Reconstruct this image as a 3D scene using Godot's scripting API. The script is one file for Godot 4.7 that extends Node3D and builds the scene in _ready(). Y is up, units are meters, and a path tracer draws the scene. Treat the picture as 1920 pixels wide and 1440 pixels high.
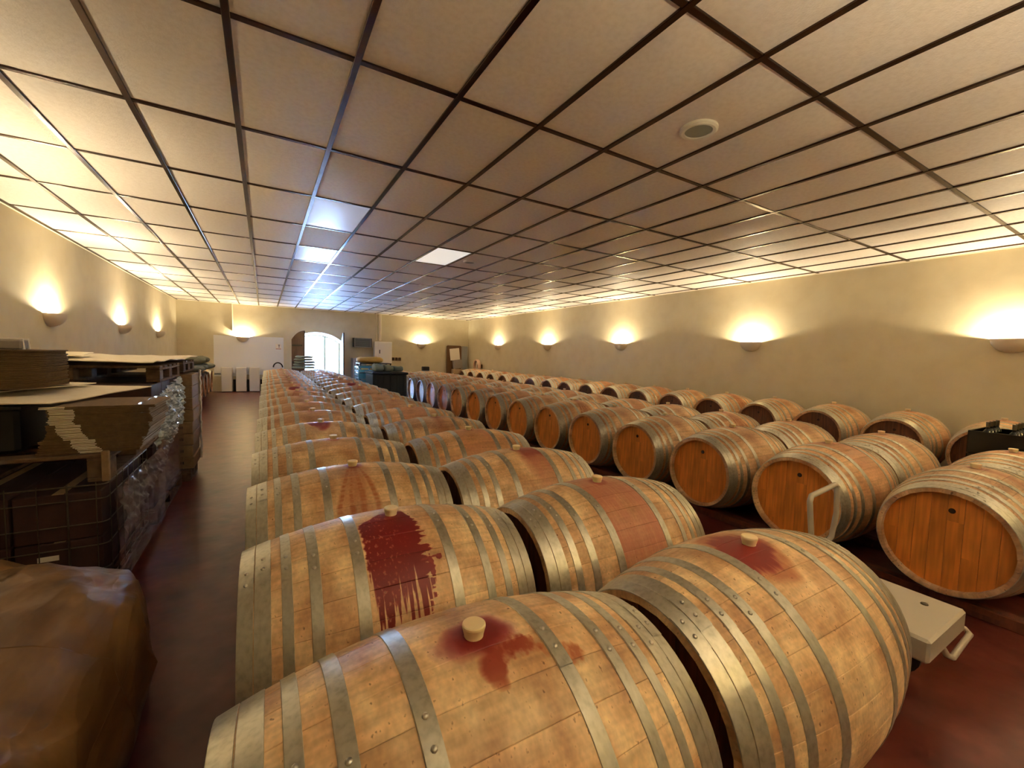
extends Node3D
# A barrel cellar under a suspended tile ceiling, lit by plaster uplighters and one open arched door.
# Floor at y = 0, camera at x = 0, z = 0; the barrel lines run towards -z.

const CEIL := 3.19
const WALL_L := -2.58
const WALL_R := 8.4
const WALL_B := -18.4
const WALL_F := 1.4
const RB := 0.42      # barrel radius at the bulge
const RH := 0.34      # barrel radius at the heads
const HL := 0.545     # half the barrel's length
const NST := 26       # staves

# ---------------------------------------------------------------- mesh builder
class MB:
	var v := PackedVector3Array()
	var n := PackedVector3Array()
	var t := PackedVector2Array()
	var ix := PackedInt32Array()
	var flip := 1.0

	func vert(p: Vector3, nn: Vector3, uv := Vector2.ZERO) -> int:
		v.append(p); n.append(nn); t.append(uv)
		return v.size() - 1

	# front faces run clockwise as seen from the side that «out» points to
	func tri(a: int, b: int, c: int, out: Vector3) -> void:
		var g := (v[b] - v[a]).cross(v[c] - v[a])
		if g.dot(out) > 0.0:
			ix.append(a); ix.append(c); ix.append(b)
		else:
			ix.append(a); ix.append(b); ix.append(c)

	func quad(a: Vector3, b: Vector3, c: Vector3, d: Vector3, out: Vector3, uvs := []) -> void:
		var g := (b - a).cross(c - a)
		if g.length_squared() < 1e-16:
			g = (c - a).cross(d - a)
		var nn := g.normalized()
		if nn.dot(out) < 0.0:
			nn = -nn
		var u := uvs if uvs.size() == 4 else [Vector2(0, 0), Vector2(a.distance_to(b), 0), Vector2(a.distance_to(b), b.distance_to(c)), Vector2(0, b.distance_to(c))]
		var i := vert(a, nn, u[0])
		vert(b, nn, u[1]); vert(c, nn, u[2]); vert(d, nn, u[3])
		tri(i, i + 1, i + 2, nn)
		tri(i, i + 2, i + 3, nn)

	# quad with a normal per corner
	func quadn(p: Array, nn: Array, uv: Array) -> void:
		var i := vert(p[0], nn[0], uv[0])
		vert(p[1], nn[1], uv[1]); vert(p[2], nn[2], uv[2]); vert(p[3], nn[3], uv[3])
		var o: Vector3 = nn[0] + nn[1] + nn[2] + nn[3]
		tri(i, i + 1, i + 2, o)
		tri(i, i + 2, i + 3, o)

	func trif(a: Vector3, b: Vector3, c: Vector3, out: Vector3) -> void:
		var nn := (b - a).cross(c - a).normalized()
		if nn.dot(out) < 0.0:
			nn = -nn
		var i := vert(a, nn, Vector2(a.x, a.z)); vert(b, nn, Vector2(b.x, b.z)); vert(c, nn, Vector2(c.x, c.z))
		tri(i, i + 1, i + 2, nn)

	# box with chamfered edges; uv in metres
	func box(c: Vector3, s: Vector3, bev := 0.0, bs := Basis()) -> void:
		var h := s * 0.5
		var e := minf(bev, minf(h.x, minf(h.y, h.z)) * 0.9)
		for ax in 3:
			var a1 := (ax + 1) % 3
			var a2 := (ax + 2) % 3
			for sg in [-1.0, 1.0]:
				var q := []
				for k in [[-1, -1], [1, -1], [1, 1], [-1, 1]]:
					var p := Vector3()
					p[ax] = sg * h[ax]
					p[a1] = k[0] * (h[a1] - e)
					p[a2] = k[1] * (h[a2] - e)
					q.append(p)
				var o := Vector3(); o[ax] = sg
				var uvs := []
				for p in q:
					uvs.append(Vector2(p[a1], p[a2]) if ax != 0 else Vector2(p[a2], p[a1]))
				quad(c + bs * q[0], c + bs * q[1], c + bs * q[2], c + bs * q[3], bs * o, uvs)
		if e <= 0.0:
			return
		for ax in 3:      # edges along ax
			var a1 := (ax + 1) % 3
			var a2 := (ax + 2) % 3
			for s1 in [-1.0, 1.0]:
				for s2 in [-1.0, 1.0]:
					var q := []
					for k in [[-1, 0], [1, 0], [1, 1], [-1, 1]]:
						var p := Vector3()
						p[ax] = k[0] * (h[ax] - e)
						p[a1] = s1 * (h[a1] - (e if k[1] == 0 else 0.0))
						p[a2] = s2 * (h[a2] - (0.0 if k[1] == 0 else e))
						q.append(p)
					var o := Vector3(); o[a1] = s1; o[a2] = s2
					quad(c + bs * q[0], c + bs * q[1], c + bs * q[2], c + bs * q[3], bs * o)
		for sx in [-1.0, 1.0]:
			for sy in [-1.0, 1.0]:
				for sz in [-1.0, 1.0]:
					trif(c + bs * Vector3(sx * h.x, sy * (h.y - e), sz * (h.z - e)), c + bs * Vector3(sx * (h.x - e), sy * h.y, sz * (h.z - e)), c + bs * Vector3(sx * (h.x - e), sy * (h.y - e), sz * h.z), bs * Vector3(sx, sy, sz))

	# profile of (along, radius) turned about the axis «xf.x»; hard edges between profile segments unless smooth
	func lathe(prof: Array, xf := Transform3D(), seg := 24, smooth := false, a0 := 0.0, a1 := TAU) -> void:
		var m := prof.size()
		for k in m - 1:
			var p: Vector2 = prof[k]
			var q: Vector2 = prof[k + 1]
			var d := q - p
			if d.length() < 1e-9:
				continue
			var n0 := Vector2(-d.y, d.x).normalized()
			var n1 := n0
			if smooth:
				if k > 0:
					var dp: Vector2 = prof[k] - prof[k - 1]
					n0 = (n0 + Vector2(-dp.y, dp.x).normalized()).normalized()
				if k < m - 2:
					var dn: Vector2 = prof[k + 2] - prof[k + 1]
					n1 = (n1 + Vector2(-dn.y, dn.x).normalized()).normalized()
			var base := v.size()
			for j in seg + 1:
				var an := a0 + (a1 - a0) * j / seg
				var cy := cos(an)
				var cz := sin(an)
				vert(xf * Vector3(p.x, p.y * cy, p.y * cz), xf.basis * Vector3(n0.x, n0.y * cy, n0.y * cz), Vector2(float(j) / seg, p.x))
				vert(xf * Vector3(q.x, q.y * cy, q.y * cz), xf.basis * Vector3(n1.x, n1.y * cy, n1.y * cz), Vector2(float(j) / seg, q.x))
			for j in seg:
				var i := base + j * 2
				var o := n[i] + n[i + 1] + n[i + 2] + n[i + 3]
				if p.y > 1e-7:
					tri(i, i + 2, i + 1, o)
				if q.y > 1e-7:
					tri(i + 1, i + 2, i + 3, o)

	func tube(pts: Array, r: float, seg := 8, caps := true) -> void:
		var rings := []
		var up := Vector3.UP
		for k in pts.size():
			var d: Vector3 = (pts[mini(k + 1, pts.size() - 1)] - pts[maxi(k - 1, 0)]).normalized()
			if absf(d.dot(up)) > 0.95:
				up = Vector3.RIGHT if absf(d.x) < 0.9 else Vector3.BACK
			var s := d.cross(up).normalized()
			up = s.cross(d).normalized()
			var ring := []
			for j in seg:
				var an := TAU * j / seg
				ring.append([pts[k] + (s * cos(an) + up * sin(an)) * r, s * cos(an) + up * sin(an)])
			rings.append(ring)
		var base := v.size()
		for k in rings.size():
			for j in seg:
				vert(rings[k][j][0], rings[k][j][1], Vector2(float(j) / seg, k * 0.1))
		for k in rings.size() - 1:
			for j in seg:
				var a := base + k * seg + j
				var b := base + k * seg + (j + 1) % seg
				var o := n[a] + n[b]
				tri(a, b, a + seg, o)
				tri(b, b + seg, a + seg, o)
		if caps:
			for e in [0, rings.size() - 1]:
				var o: Vector3 = (pts[e] - pts[1 if e == 0 else e - 1]).normalized()
				for j in range(1, seg - 1):
					trif(rings[e][0][0], rings[e][j][0], rings[e][j + 1][0], o)

	# smooth sheet from a function of (i, j); normals from neighbours, turned towards «out» (a fixed direction, or away from a point)
	func grid(nx: int, ny: int, f: Callable, out: Vector3, from_point := false, uvf = null) -> void:
		var p := []
		for j in ny + 1:
			for i in nx + 1:
				p.append(f.call(i, j))
		var base := v.size()
		for j in ny + 1:
			for i in nx + 1:
				var k := j * (nx + 1) + i
				var dx: Vector3 = p[j * (nx + 1) + mini(i + 1, nx)] - p[j * (nx + 1) + maxi(i - 1, 0)]
				var dy: Vector3 = p[mini(j + 1, ny) * (nx + 1) + i] - p[maxi(j - 1, 0) * (nx + 1) + i]
				var nn := dx.cross(dy).normalized()
				var o: Vector3 = ((p[k] - out) if from_point else out) * flip
				if nn.length_squared() < 0.5:
					nn = o.normalized()
				if nn.dot(o) < 0.0:
					nn = -nn
				vert(p[k], nn, uvf.call(i, j) if uvf != null else Vector2(float(i) / nx, float(j) / ny))
		for j in ny:
			for i in nx:
				var a := base + j * (nx + 1) + i
				var o := n[a] + n[a + 1] + n[a + nx + 1] + n[a + nx + 2]
				tri(a, a + 1, a + nx + 1, o)
				tri(a + 1, a + nx + 2, a + nx + 1, o)

	# polygon in the local xy plane pushed from z0 to z1
	func extrude(poly: PackedVector2Array, z0: float, z1: float, xf := Transform3D()) -> void:
		var idx := Geometry2D.triangulate_polygon(poly)
		for z in [z0, z1]:
			var o := xf.basis * Vector3(0, 0, -1 if z == minf(z0, z1) else 1)
			var base := v.size()
			for q in poly:
				vert(xf * Vector3(q.x, q.y, z), o.normalized(), q)
			for k in range(0, idx.size(), 3):
				tri(base + idx[k], base + idx[k + 1], base + idx[k + 2], o)
		var cw := Geometry2D.is_polygon_clockwise(poly)
		for k in poly.size():
			var a := poly[k]
			var b := poly[(k + 1) % poly.size()]
			var d := b - a
			var o2 := Vector2(d.y, -d.x) * (-1.0 if cw else 1.0)
			quad(xf * Vector3(a.x, a.y, z0), xf * Vector3(b.x, b.y, z0), xf * Vector3(b.x, b.y, z1), xf * Vector3(a.x, a.y, z1), xf.basis * Vector3(o2.x, o2.y, 0))

	func mesh() -> ArrayMesh:
		var a := []
		a.resize(Mesh.ARRAY_MAX)
		a[Mesh.ARRAY_VERTEX] = v
		a[Mesh.ARRAY_NORMAL] = n
		a[Mesh.ARRAY_TEX_UV] = t
		a[Mesh.ARRAY_INDEX] = ix
		var m := ArrayMesh.new()
		m.add_surface_from_arrays(Mesh.PRIMITIVE_TRIANGLES, a)
		return m

# ---------------------------------------------------------------- scene helpers
var taken := {}
var M := {}
var rng := RandomNumberGenerator.new()

func numbered(called: String) -> String:
	var k: int = taken.get(called, 0)
	taken[called] = k + 1
	return called if k == 0 else "%s_%03d" % [called, k]

func tag(o: Node3D, label: String, category: String, group := "", kind := "") -> Node3D:
	if label: o.set_meta("label", label)
	if category: o.set_meta("category", category)
	if group: o.set_meta("group", group)
	if kind: o.set_meta("kind", kind)
	return o

func thing(called: String, label: String, category: String, at := Vector3.ZERO, group := "", turn := 0.0) -> Node3D:
	var o := Node3D.new()
	o.name = numbered(called)
	add_child(o)
	o.position = at
	o.rotation.y = turn
	tag(o, label, category, group)
	return o

func put(called: String, mesh: Mesh, m: Material, parent: Node3D = null, at := Vector3.ZERO) -> MeshInstance3D:
	var o := MeshInstance3D.new()
	o.mesh = mesh
	o.material_override = m
	o.position = at
	if parent == null:
		o.name = numbered(called)
		add_child(o)
	else:
		o.name = called
		parent.add_child(o, true)
	return o

func build(called: String, b: MB, m: Material, parent: Node3D = null) -> MeshInstance3D:
	return put(called, b.mesh(), m, parent)

func structure(called: String, b: MB, m: Material) -> MeshInstance3D:
	var o := build(called, b, m)
	o.set_meta("kind", "structure")
	return o

func mat(c: Color, rough := 0.6, metal := 0.0) -> StandardMaterial3D:
	var m := StandardMaterial3D.new()
	m.albedo_color = c
	m.roughness = rough
	m.metallic = metal
	return m

func c8(r: int, g: int, b: int) -> Color:
	return Color(r / 255.0, g / 255.0, b / 255.0)

func noise(freq: float, sd: int, oct := 4, type := FastNoiseLite.TYPE_SIMPLEX_SMOOTH) -> FastNoiseLite:
	var f := FastNoiseLite.new()
	f.noise_type = type
	f.seed = sd
	f.frequency = freq
	f.fractal_octaves = oct
	return f

# noise bytes w x h, drawn at (sw, sh) and stretched
func nbytes(w: int, h: int, sw: int, sh: int, freq: float, sd: int, oct := 4) -> PackedByteArray:
	var im := noise(freq, sd, oct).get_image(sw, sh, false, false, true)
	im.convert(Image.FORMAT_L8)
	if sw != w or sh != h:
		im.resize(w, h, Image.INTERPOLATE_CUBIC)
	return im.get_data()

func ntex(size: int, freq: float, sd: int, ramp: Array, oct := 4, normal := 0.0) -> NoiseTexture2D:
	var t := NoiseTexture2D.new()
	t.width = size
	t.height = size
	t.seamless = true
	t.noise = noise(freq, sd, oct)
	if normal > 0.0:
		t.as_normal_map = true
		t.bump_strength = normal
	elif ramp.size():
		var g := Gradient.new()
		g.offsets = PackedFloat32Array(range(ramp.size()).map(func(k): return float(k) / (ramp.size() - 1)))
		g.colors = PackedColorArray(ramp)
		t.color_ramp = g
	return t

func tri(m: StandardMaterial3D, scale: Vector3, world := true) -> StandardMaterial3D:
	m.uv1_triplanar = true
	m.uv1_world_triplanar = world
	m.uv1_scale = scale
	return m

const LAMP_POWER := 0.74
const LAMP_COLOR := Color(1.0, 0.94, 0.79)

# ---------------------------------------------------------------- the scene
func _ready() -> void:
	# camera: solved from the ceiling grid
	var cam := Camera3D.new()
	cam.name = "camera"
	cam.fov = 84.83
	cam.near = 0.05
	cam.far = 200.0
	add_child(cam)
	cam.transform = Transform3D(Basis(Vector3(0.861282, 0.0285337, 0.5073254), Vector3(0.0098758, 0.9972935, -0.0728573), Vector3(-0.5080312, 0.067761, 0.8586692)), Vector3(0, 1.6, 0))
	cam.current = true
	# daylight outside, cool beside the lamps
	var env := Environment.new()
	env.background_mode = Environment.BG_SKY
	var sky := Sky.new()
	var sm := ProceduralSkyMaterial.new()
	sm.sky_top_color = Color(0.36, 0.58, 0.92)
	sm.sky_horizon_color = Color(0.75, 0.86, 0.96)
	sm.ground_bottom_color = Color(0.5, 0.5, 0.48)
	sm.ground_horizon_color = Color(0.75, 0.82, 0.88)
	sm.sky_energy_multiplier = 3.6
	sky.sky_material = sm
	env.sky = sky
	env.ambient_light_source = Environment.AMBIENT_SOURCE_SKY
	env.tonemap_mode = Environment.TONE_MAPPER_LINEAR
	env.tonemap_exposure = 5.0
	env.sdfgi_enabled = true
	env.ssao_enabled = true
	env.ssil_enabled = true
	var we := WorldEnvironment.new()
	we.name = "environment"
	we.environment = env
	add_child(we)
	var sun := DirectionalLight3D.new()
	sun.name = "sun"
	sun.light_color = Color(0.86, 0.95, 1.0)
	sun.light_energy = 6.8
	sun.light_angular_distance = 0.5
	sun.shadow_enabled = true
	sun.rotation_degrees = Vector3(-52, 18, 0)
	add_child(sun)

	make_materials()
	wall_boxes()
	ceiling()
	doors()
	outside()
	sconces()
	make_barrel_parts()
	barrel_lines()
	left_goods()
	right_things()
	back_things()

# ---------------------------------------------------------------- textures and materials
# barrel staves unrolled: columns run round the barrel (the middle column is the top), rows run along it. kind picks the wine spill of its own.
func barrel_texture(w: int, h: int, sd: int, kind: int) -> ImageTexture:
	var grain := nbytes(w, h, w, maxi(h / 14, 8), 0.11, sd, 3)
	var fine := nbytes(w, h, w, h, 0.09, sd + 1, 3)
	var blot := nbytes(w, h, w / 4, h / 4, 0.035, sd + 2, 4)
	var drip := nbytes(w, h, maxi(w / 24, 8), h, 0.07, sd + 3, 3)
	var r2 := RandomNumberGenerator.new()
	r2.seed = sd
	var tone := []
	for k in NST + 1:
		tone.append(r2.randf_range(0.95, 1.04))
	tone[NST] = tone[0]
	var out := PackedByteArray()
	out.resize(w * h * 3)
	var at := 0
	for y in h:
		var a := ((y + 0.5) / h - 0.5) * 2.0 * HL
		var middle := absf(a) < 0.155
		for x in w:
			var k := y * w + x
			var s := ((x + 0.5) / w - 0.5) * TAU * RB
			var g1 := grain[k] / 255.0 - 0.5
			var f1 := fine[k] / 255.0 - 0.5
			var b1 := blot[k] / 255.0 - 0.5
			var uu := (x + 0.5) / w * NST
			var l: float = tone[int(uu + 0.5)] * (1.0 + 0.15 * g1 + 0.16 * f1 + 0.34 * b1)
			var r := 0.84 * l
			var g := 0.69 * l * (1.0 + 0.18 * b1)
			var b := 0.51 * l * (1.0 + 0.3 * b1)
			if f1 > 0.30:          # small dark marks
				var q := minf((f1 - 0.30) * 6.0, 0.6)
				r = lerpf(r, 0.22, q); g = lerpf(g, 0.13, q); b = lerpf(b, 0.07, q)
			if s > -0.7 and s < 0.8:
				var d := sqrt(a * a + s * s)
				var dark := clampf(1.0 - (d - 0.035) / 0.022 + b1 * 1.5, 0.0, 1.0) * 0.45
				var rust := 0.0
				var plum := 0.0
				var pink := 0.0
				match kind:
					0:
						plum = clampf(1.0 - (d - 0.03) / 0.075 + b1 * 1.6, 0.0, 1.0) * (0.8 if s < 0.05 else 0.5)
						dark = clampf(1.25 - (d - 0.03) / 0.05 + b1 * 1.4, 0.0, 1.0)
						var e := (a - 0.10) / 0.13
						var f := (s - 0.065 - a * 0.28) / 0.045
						rust = clampf((1.0 - e * e - f * f) * 1.6 + b1 * 4.0 + f1 * 1.2, 0.0, 1.0) * 0.8
						e = (a - 0.0 - b1 * 0.05) / 0.035
						f = (s - 0.10) / 0.055
						rust = maxf(rust, clampf((1.0 - e * e - f * f) * 1.5 + b1 * 4.0 + g1 * 0.8, 0.0, 1.0) * 0.75)
						dark = maxf(dark, rust * clampf(1.0 - (d - 0.07) / 0.1, 0.0, 0.6))
					1:
						if s > -0.02 and a < 0.3:
							var left := maxf(-0.05 - (s + 0.02) * 1.3, -0.146) + g1 * 0.012
							var right := 0.052 + minf(s * 0.35, 0.035) + g1 * 0.075 * clampf((s - 0.02) * 8.0, 0.0, 1.0) + b1 * 0.03 - clampf(s - 0.3, 0.0, 0.2) * 0.1
							var low := 0.46 + (drip[k] / 255.0 - 0.5) * 0.45
							var ins := clampf((a - left) * 160.0, 0.0, 1.0) * clampf((right - a) * 160.0, 0.0, 1.0) * clampf((low - s) * 50.0, 0.0, 1.0)
							dark = maxf(dark, ins * clampf(1.05 - maxf(0.0, (fine[k] / 255.0 - 0.62)) * 3.0 * clampf((0.05 - a) * 10.0, 0.0, 1.0), 0.3, 1.0))
							var ln := absf(s - 0.295 + a * 0.12)
							if a > 0.05 and a < 0.135 and ln < 0.0032 + absf(g1) * 0.004:
								dark = 0.8
							var e1 := (a - 0.087) / 0.011
							var f2 := (s - 0.315) / 0.04
							if e1 * e1 + f2 * f2 + g1 * 1.4 < 0.9:
								dark = maxf(dark, 0.85)
							e1 = (a - 0.123) / 0.012
							f2 = (s - 0.287) / 0.011
							if e1 * e1 + f2 * f2 < 1.0:
								dark = maxf(dark, 0.8)
					2:
						if s > -0.03:
							for c in [[-0.02, -0.11, 0.012], [0.0, 0.005, 0.016], [0.02, 0.085, 0.01], [-0.01, -0.055, 0.008]]:
								var m: float = lerpf(c[0], c[1], clampf(s / 0.35, 0.0, 1.0))
								var wd: float = c[2] + s * 0.02
								rust = maxf(rust, clampf(1.4 - absf(a - m + b1 * 0.02) / wd, 0.0, 1.0) * 0.72 * clampf(0.75 + g1, 0.2, 1.0))
							rust = maxf(rust, clampf(0.5 - absf(a + 0.02) / 0.2 + b1, 0.0, 0.45) * clampf(s * 20.0, 0.0, 1.0))
							dark = maxf(dark, clampf(1.3 - d / 0.055 - absf(a) * 4.0 + b1, 0.0, 1.0) * clampf((s + 0.01) * 40.0, 0.0, 1.0))
					3:
						var e := (a + 0.01 + b1 * 0.05) / 0.10
						var f := (s - 0.05) / 0.16
						dark = maxf(dark, clampf((1.0 - e * e - f * f) * 1.6 + b1 * 2.0 + g1 * 0.5, 0.0, 1.0) * 0.85 * clampf((s + 0.05) * 25.0, 0.0, 1.0))
					4:
						var e := (a + 0.045) / 0.135
						var f := (s + 0.01 + a * 0.3) / 0.13
						dark = maxf(dark, clampf((1.0 - e * e - f * f) * 2.4 + b1 * 2.6 + (drip[k] / 255.0 - 0.5) * 1.2, 0.0, 1.0) * 0.8)
						rust = clampf((1.25 - e * e - f * f * 0.5) * 1.2 + b1 * 2.0, 0.0, 1.0) * 0.7
					5:
						if middle:
							pink = clampf(0.72 + b1 * 0.9 + (drip[k] / 255.0 - 0.5) * 0.5, 0.0, 0.9) * clampf((0.7 - absf(s)) * 4.0, 0.0, 1.0)
					6:
						if middle:
							pink = clampf((a + 0.05 + b1 * 0.08) * 14.0, 0.0, 0.95) * clampf(1.4 - absf(s) / 0.38 + b1, 0.0, 1.0)
							dark = maxf(dark, pink * clampf(0.9 - absf(s - 0.05) / 0.12 + b1, 0.0, 0.45))
					7:
						rust = clampf(0.2 + b1 * 1.6, 0.0, 0.35) * clampf(1.2 - d / 0.2, 0.0, 1.0)
					8:
						if middle:
							pink = clampf(0.36 + b1 * 1.1, 0.0, 0.6) * clampf((0.5 - absf(s)) * 5.0, 0.0, 1.0)
					9:
						rust = clampf(0.9 - absf(a + b1 * 0.06) / 0.07, 0.0, 1.0) * clampf((s + 0.02) * 20.0, 0.0, 1.0) * clampf((0.34 - s) * 6.0, 0.0, 1.0) * 0.5
						dark = maxf(dark, rust * clampf(1.0 - d / 0.09, 0.0, 0.8))
				r = lerpf(r, 0.66, pink * 0.8); g = lerpf(g, 0.36, pink * 0.8); b = lerpf(b, 0.28, pink * 0.8)
				r = lerpf(r, 0.58, plum); g = lerpf(g, 0.34, plum); b = lerpf(b, 0.42, plum)
				r = lerpf(r, 0.60, rust); g = lerpf(g, 0.28, rust); b = lerpf(b, 0.13, rust)
				r = lerpf(r, 0.46, dark); g = lerpf(g, 0.035, dark); b = lerpf(b, 0.035, dark)
			out[at] = clampi(int(r * 255.0), 0, 255)
			out[at + 1] = clampi(int(g * 255.0), 0, 255)
			out[at + 2] = clampi(int(b * 255.0), 0, 255)
			at += 3
	return ImageTexture.create_from_image(Image.create_from_data(w, h, false, Image.FORMAT_RGB8, out))

# straight-grained boards: grain runs along v
func board_texture(w: int, h: int, sd: int, c: Color, depth := 0.3) -> ImageTexture:
	var grain := nbytes(w, h, w, maxi(h / 20, 8), 0.09, sd, 4)
	var blot := nbytes(w, h, w / 4, h / 8, 0.03, sd + 2, 3)
	var out := PackedByteArray()
	out.resize(w * h * 3)
	for k in w * h:
		var l := 1.0 + depth * (grain[k] / 255.0 - 0.5) + depth * 0.9 * (blot[k] / 255.0 - 0.5)
		out[k * 3] = clampi(int(c.r * l * 255.0), 0, 255)
		out[k * 3 + 1] = clampi(int(c.g * l * 255.0), 0, 255)
		out[k * 3 + 2] = clampi(int(c.b * l * 255.0), 0, 255)
	return ImageTexture.create_from_image(Image.create_from_data(w, h, false, Image.FORMAT_RGB8, out))

# creased stretch film: ridges as a normal map
func film_normal(w: int, sd: int, ax: int, ay: int) -> ImageTexture:
	var f := noise(0.009, sd, 2)
	f.fractal_type = FastNoiseLite.FRACTAL_RIDGED
	var im := f.get_image(w / ax, w / ay, false, false, true)
	im.convert(Image.FORMAT_RGBA8)
	im.resize(w, w, Image.INTERPOLATE_CUBIC)
	im.bump_map_to_normal_map(14.0)
	return ImageTexture.create_from_image(im)

func textured(t: Texture2D, rough: float, sc := Vector3.ONE) -> StandardMaterial3D:
	var m := mat(Color.WHITE, rough)
	m.albedo_texture = t
	m.uv1_scale = sc
	return m

func make_materials() -> void:
	# walls, ceiling, floor
	M.wall = tri(mat(Color.WHITE, 0.85), Vector3.ONE * 0.35)
	M.wall.albedo_texture = ntex(512, 0.012, 5, [c8(202, 188, 154), c8(207, 194, 161), c8(210, 198, 166)])
	M.wall.normal_enabled = true
	M.wall.normal_texture = ntex(512, 0.09, 6, [], 4, 1.5)
	M.wall.normal_scale = 0.06
	M.patch = mat(c8(232, 230, 228), 0.8)
	M.floor = tri(mat(Color.WHITE, 0.42), Vector3.ONE * 0.28)
	M.floor.albedo_texture = ntex(1024, 0.01, 11, [c8(74, 31, 25), c8(96, 43, 35), c8(106, 51, 41), c8(124, 64, 52)], 4)
	M.floor.normal_enabled = true
	M.floor.normal_texture = ntex(512, 0.03, 13, [], 3, 2.0)
	M.floor.normal_scale = 0.12
	M.floor.roughness = 0.3
	M.floor.metallic_specular = 0.45
	M.tile = tri(mat(Color.WHITE, 0.56), Vector3(0.8, 0.8, 0.8))
	M.tile.metallic_specular = 0.32
	M.tile.albedo_texture = ntex(512, 0.05, 21, [c8(232, 219, 207), c8(240, 228, 217), c8(245, 234, 224)], 5)
	M.tile.normal_enabled = true
	M.tile.normal_texture = ntex(512, 0.18, 22, [], 3, 2.0)
	M.tile.normal_scale = 0.25
	for q in [["panel", c8(255, 250, 240), 0.13], ["panel_door_sheen", c8(205, 222, 255), 0.05]]:  # glow put into pale ceiling panels; the cool one mimics the door reflection
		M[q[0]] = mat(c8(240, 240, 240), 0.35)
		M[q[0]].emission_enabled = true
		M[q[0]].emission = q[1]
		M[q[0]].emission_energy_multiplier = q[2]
	M.bar = mat(c8(82, 64, 56), 0.26, 1.0)
	M.trim_cream = mat(c8(235, 222, 196), 0.6)
	# oak, hoops, stoppers
	var kinds := {"a1": 0, "a2": 1, "a3": 2, "a4": 7, "a5": 3, "b1": 4, "b2": 5, "b3": 6}
	var sd := 100
	for k in kinds:
		sd += 10
		M["oak_" + k] = textured(barrel_texture(1024, 640, sd, kinds[k]), 0.5)
	var general := [7, 8, 9, 3, 2]
	for k in general.size():
		M["oak_%d" % k] = textured(barrel_texture(768, 320, 300 + k * 10, general[k]), 0.52)
		M["oak_%d" % k].albedo_color = [Color(0.95, 0.91, 0.9), Color(0.98, 0.93, 0.9), Color(0.92, 0.89, 0.9), Color(0.95, 0.9, 0.88), Color(0.96, 0.92, 0.9)][k]
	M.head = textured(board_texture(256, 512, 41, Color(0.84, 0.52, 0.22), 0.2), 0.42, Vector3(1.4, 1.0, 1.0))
	M.head_dark = textured(board_texture(256, 512, 43, Color(0.42, 0.25, 0.14), 0.4), 0.5, Vector3(1.4, 1.0, 1.0))  # own colour of line e; on lines a and b it deepens gap shade
	M.hoop = tri(mat(Color.WHITE, 0.4, 0.72), Vector3.ONE * 2.5, false)
	M.hoop.albedo_texture = ntex(512, 0.03, 51, [c8(158, 153, 136), c8(190, 186, 168), c8(204, 200, 185)], 4)
	M.hoop.roughness_texture = ntex(512, 0.03, 52, [Color(0.82, 0.82, 0.82), Color(1, 1, 1)], 3)
	M.rivet = mat(c8(190, 186, 174), 0.3, 0.9)
	M.bung = mat(c8(236, 214, 166), 0.45)
	M.bung.subsurf_scatter_enabled = true
	M.bung.subsurf_scatter_strength = 0.15
	M.plug = mat(c8(44, 24, 14), 0.7)
	M.rail = textured(board_texture(128, 512, 45, Color(0.38, 0.2, 0.13), 0.4), 0.7, Vector3(2, 0.6, 1))
	# lamps
	M.plaster = mat(c8(222, 206, 184), 0.8)
	M.glow = mat(c8(255, 240, 210), 0.5)
	M.glow.emission_enabled = true
	M.glow.emission = c8(255, 226, 176)
	M.glow.emission_energy_multiplier = 6.0
	# goods
	M.card = tri(mat(Color.WHITE, 0.8), Vector3.ONE * 2.0)
	M.card.albedo_texture = ntex(256, 0.03, 61, [c8(176, 146, 108), c8(196, 166, 126)], 4)
	M.card_pale = tri(mat(Color.WHITE, 0.7), Vector3.ONE * 1.2)
	M.card_pale.albedo_texture = ntex(512, 0.02, 62, [c8(236, 222, 196), c8(246, 235, 212), c8(250, 240, 220)], 5)
	M.card_dark = tri(mat(Color.WHITE, 0.85), Vector3.ONE * 2.0)
	M.card_dark.albedo_texture = ntex(256, 0.04, 63, [c8(92, 70, 46), c8(116, 90, 60)], 4)
	M.card_grey = mat(c8(150, 140, 130), 0.8)
	M.pallet = tri(mat(Color.WHITE, 0.85), Vector3.ONE * 1.4)
	M.pallet.albedo_texture = ntex(256, 0.03, 64, [c8(72, 52, 36), c8(100, 76, 54), c8(116, 92, 68)], 5)
	M.carton = tri(mat(Color.WHITE, 0.75), Vector3.ONE * 1.1)
	M.carton.albedo_texture = ntex(256, 0.03, 65, [c8(54, 30, 24), c8(72, 42, 34)], 4)
	M.case_wood = tri(mat(Color.WHITE, 0.75), Vector3.ONE * 1.4)
	M.case_wood.albedo_texture = ntex(256, 0.04, 66, [c8(132, 106, 76), c8(160, 132, 98)], 4)
	M.wire = mat(c8(112, 102, 84), 0.35, 0.85)
	M.film = mat(Color(0.5, 0.44, 0.46, 0.22), 0.24)
	M.film.transparency = BaseMaterial3D.TRANSPARENCY_ALPHA
	M.film.metallic_specular = 0.9
	M.film_gleam = mat(Color(0.72, 0.72, 0.78, 0.42), 0.2)  # whiter strip over the cage film, its gleam put into the colour
	M.film_gleam.transparency = BaseMaterial3D.TRANSPARENCY_ALPHA
	M.film_gleam.metallic_specular = 1.0
	M.film_crumpled = mat(Color(0.84, 0.91, 0.97, 0.6), 0.13)
	M.film_crumpled.transparency = BaseMaterial3D.TRANSPARENCY_ALPHA
	M.film_crumpled.normal_enabled = true
	M.film_crumpled.normal_texture = film_normal(1024, 73, 2, 2)
	M.film_crumpled.normal_scale = 2.2
	M.film_crumpled.metallic_specular = 1.0
	M.cover = mat(Color.WHITE, 0.42)
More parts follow.
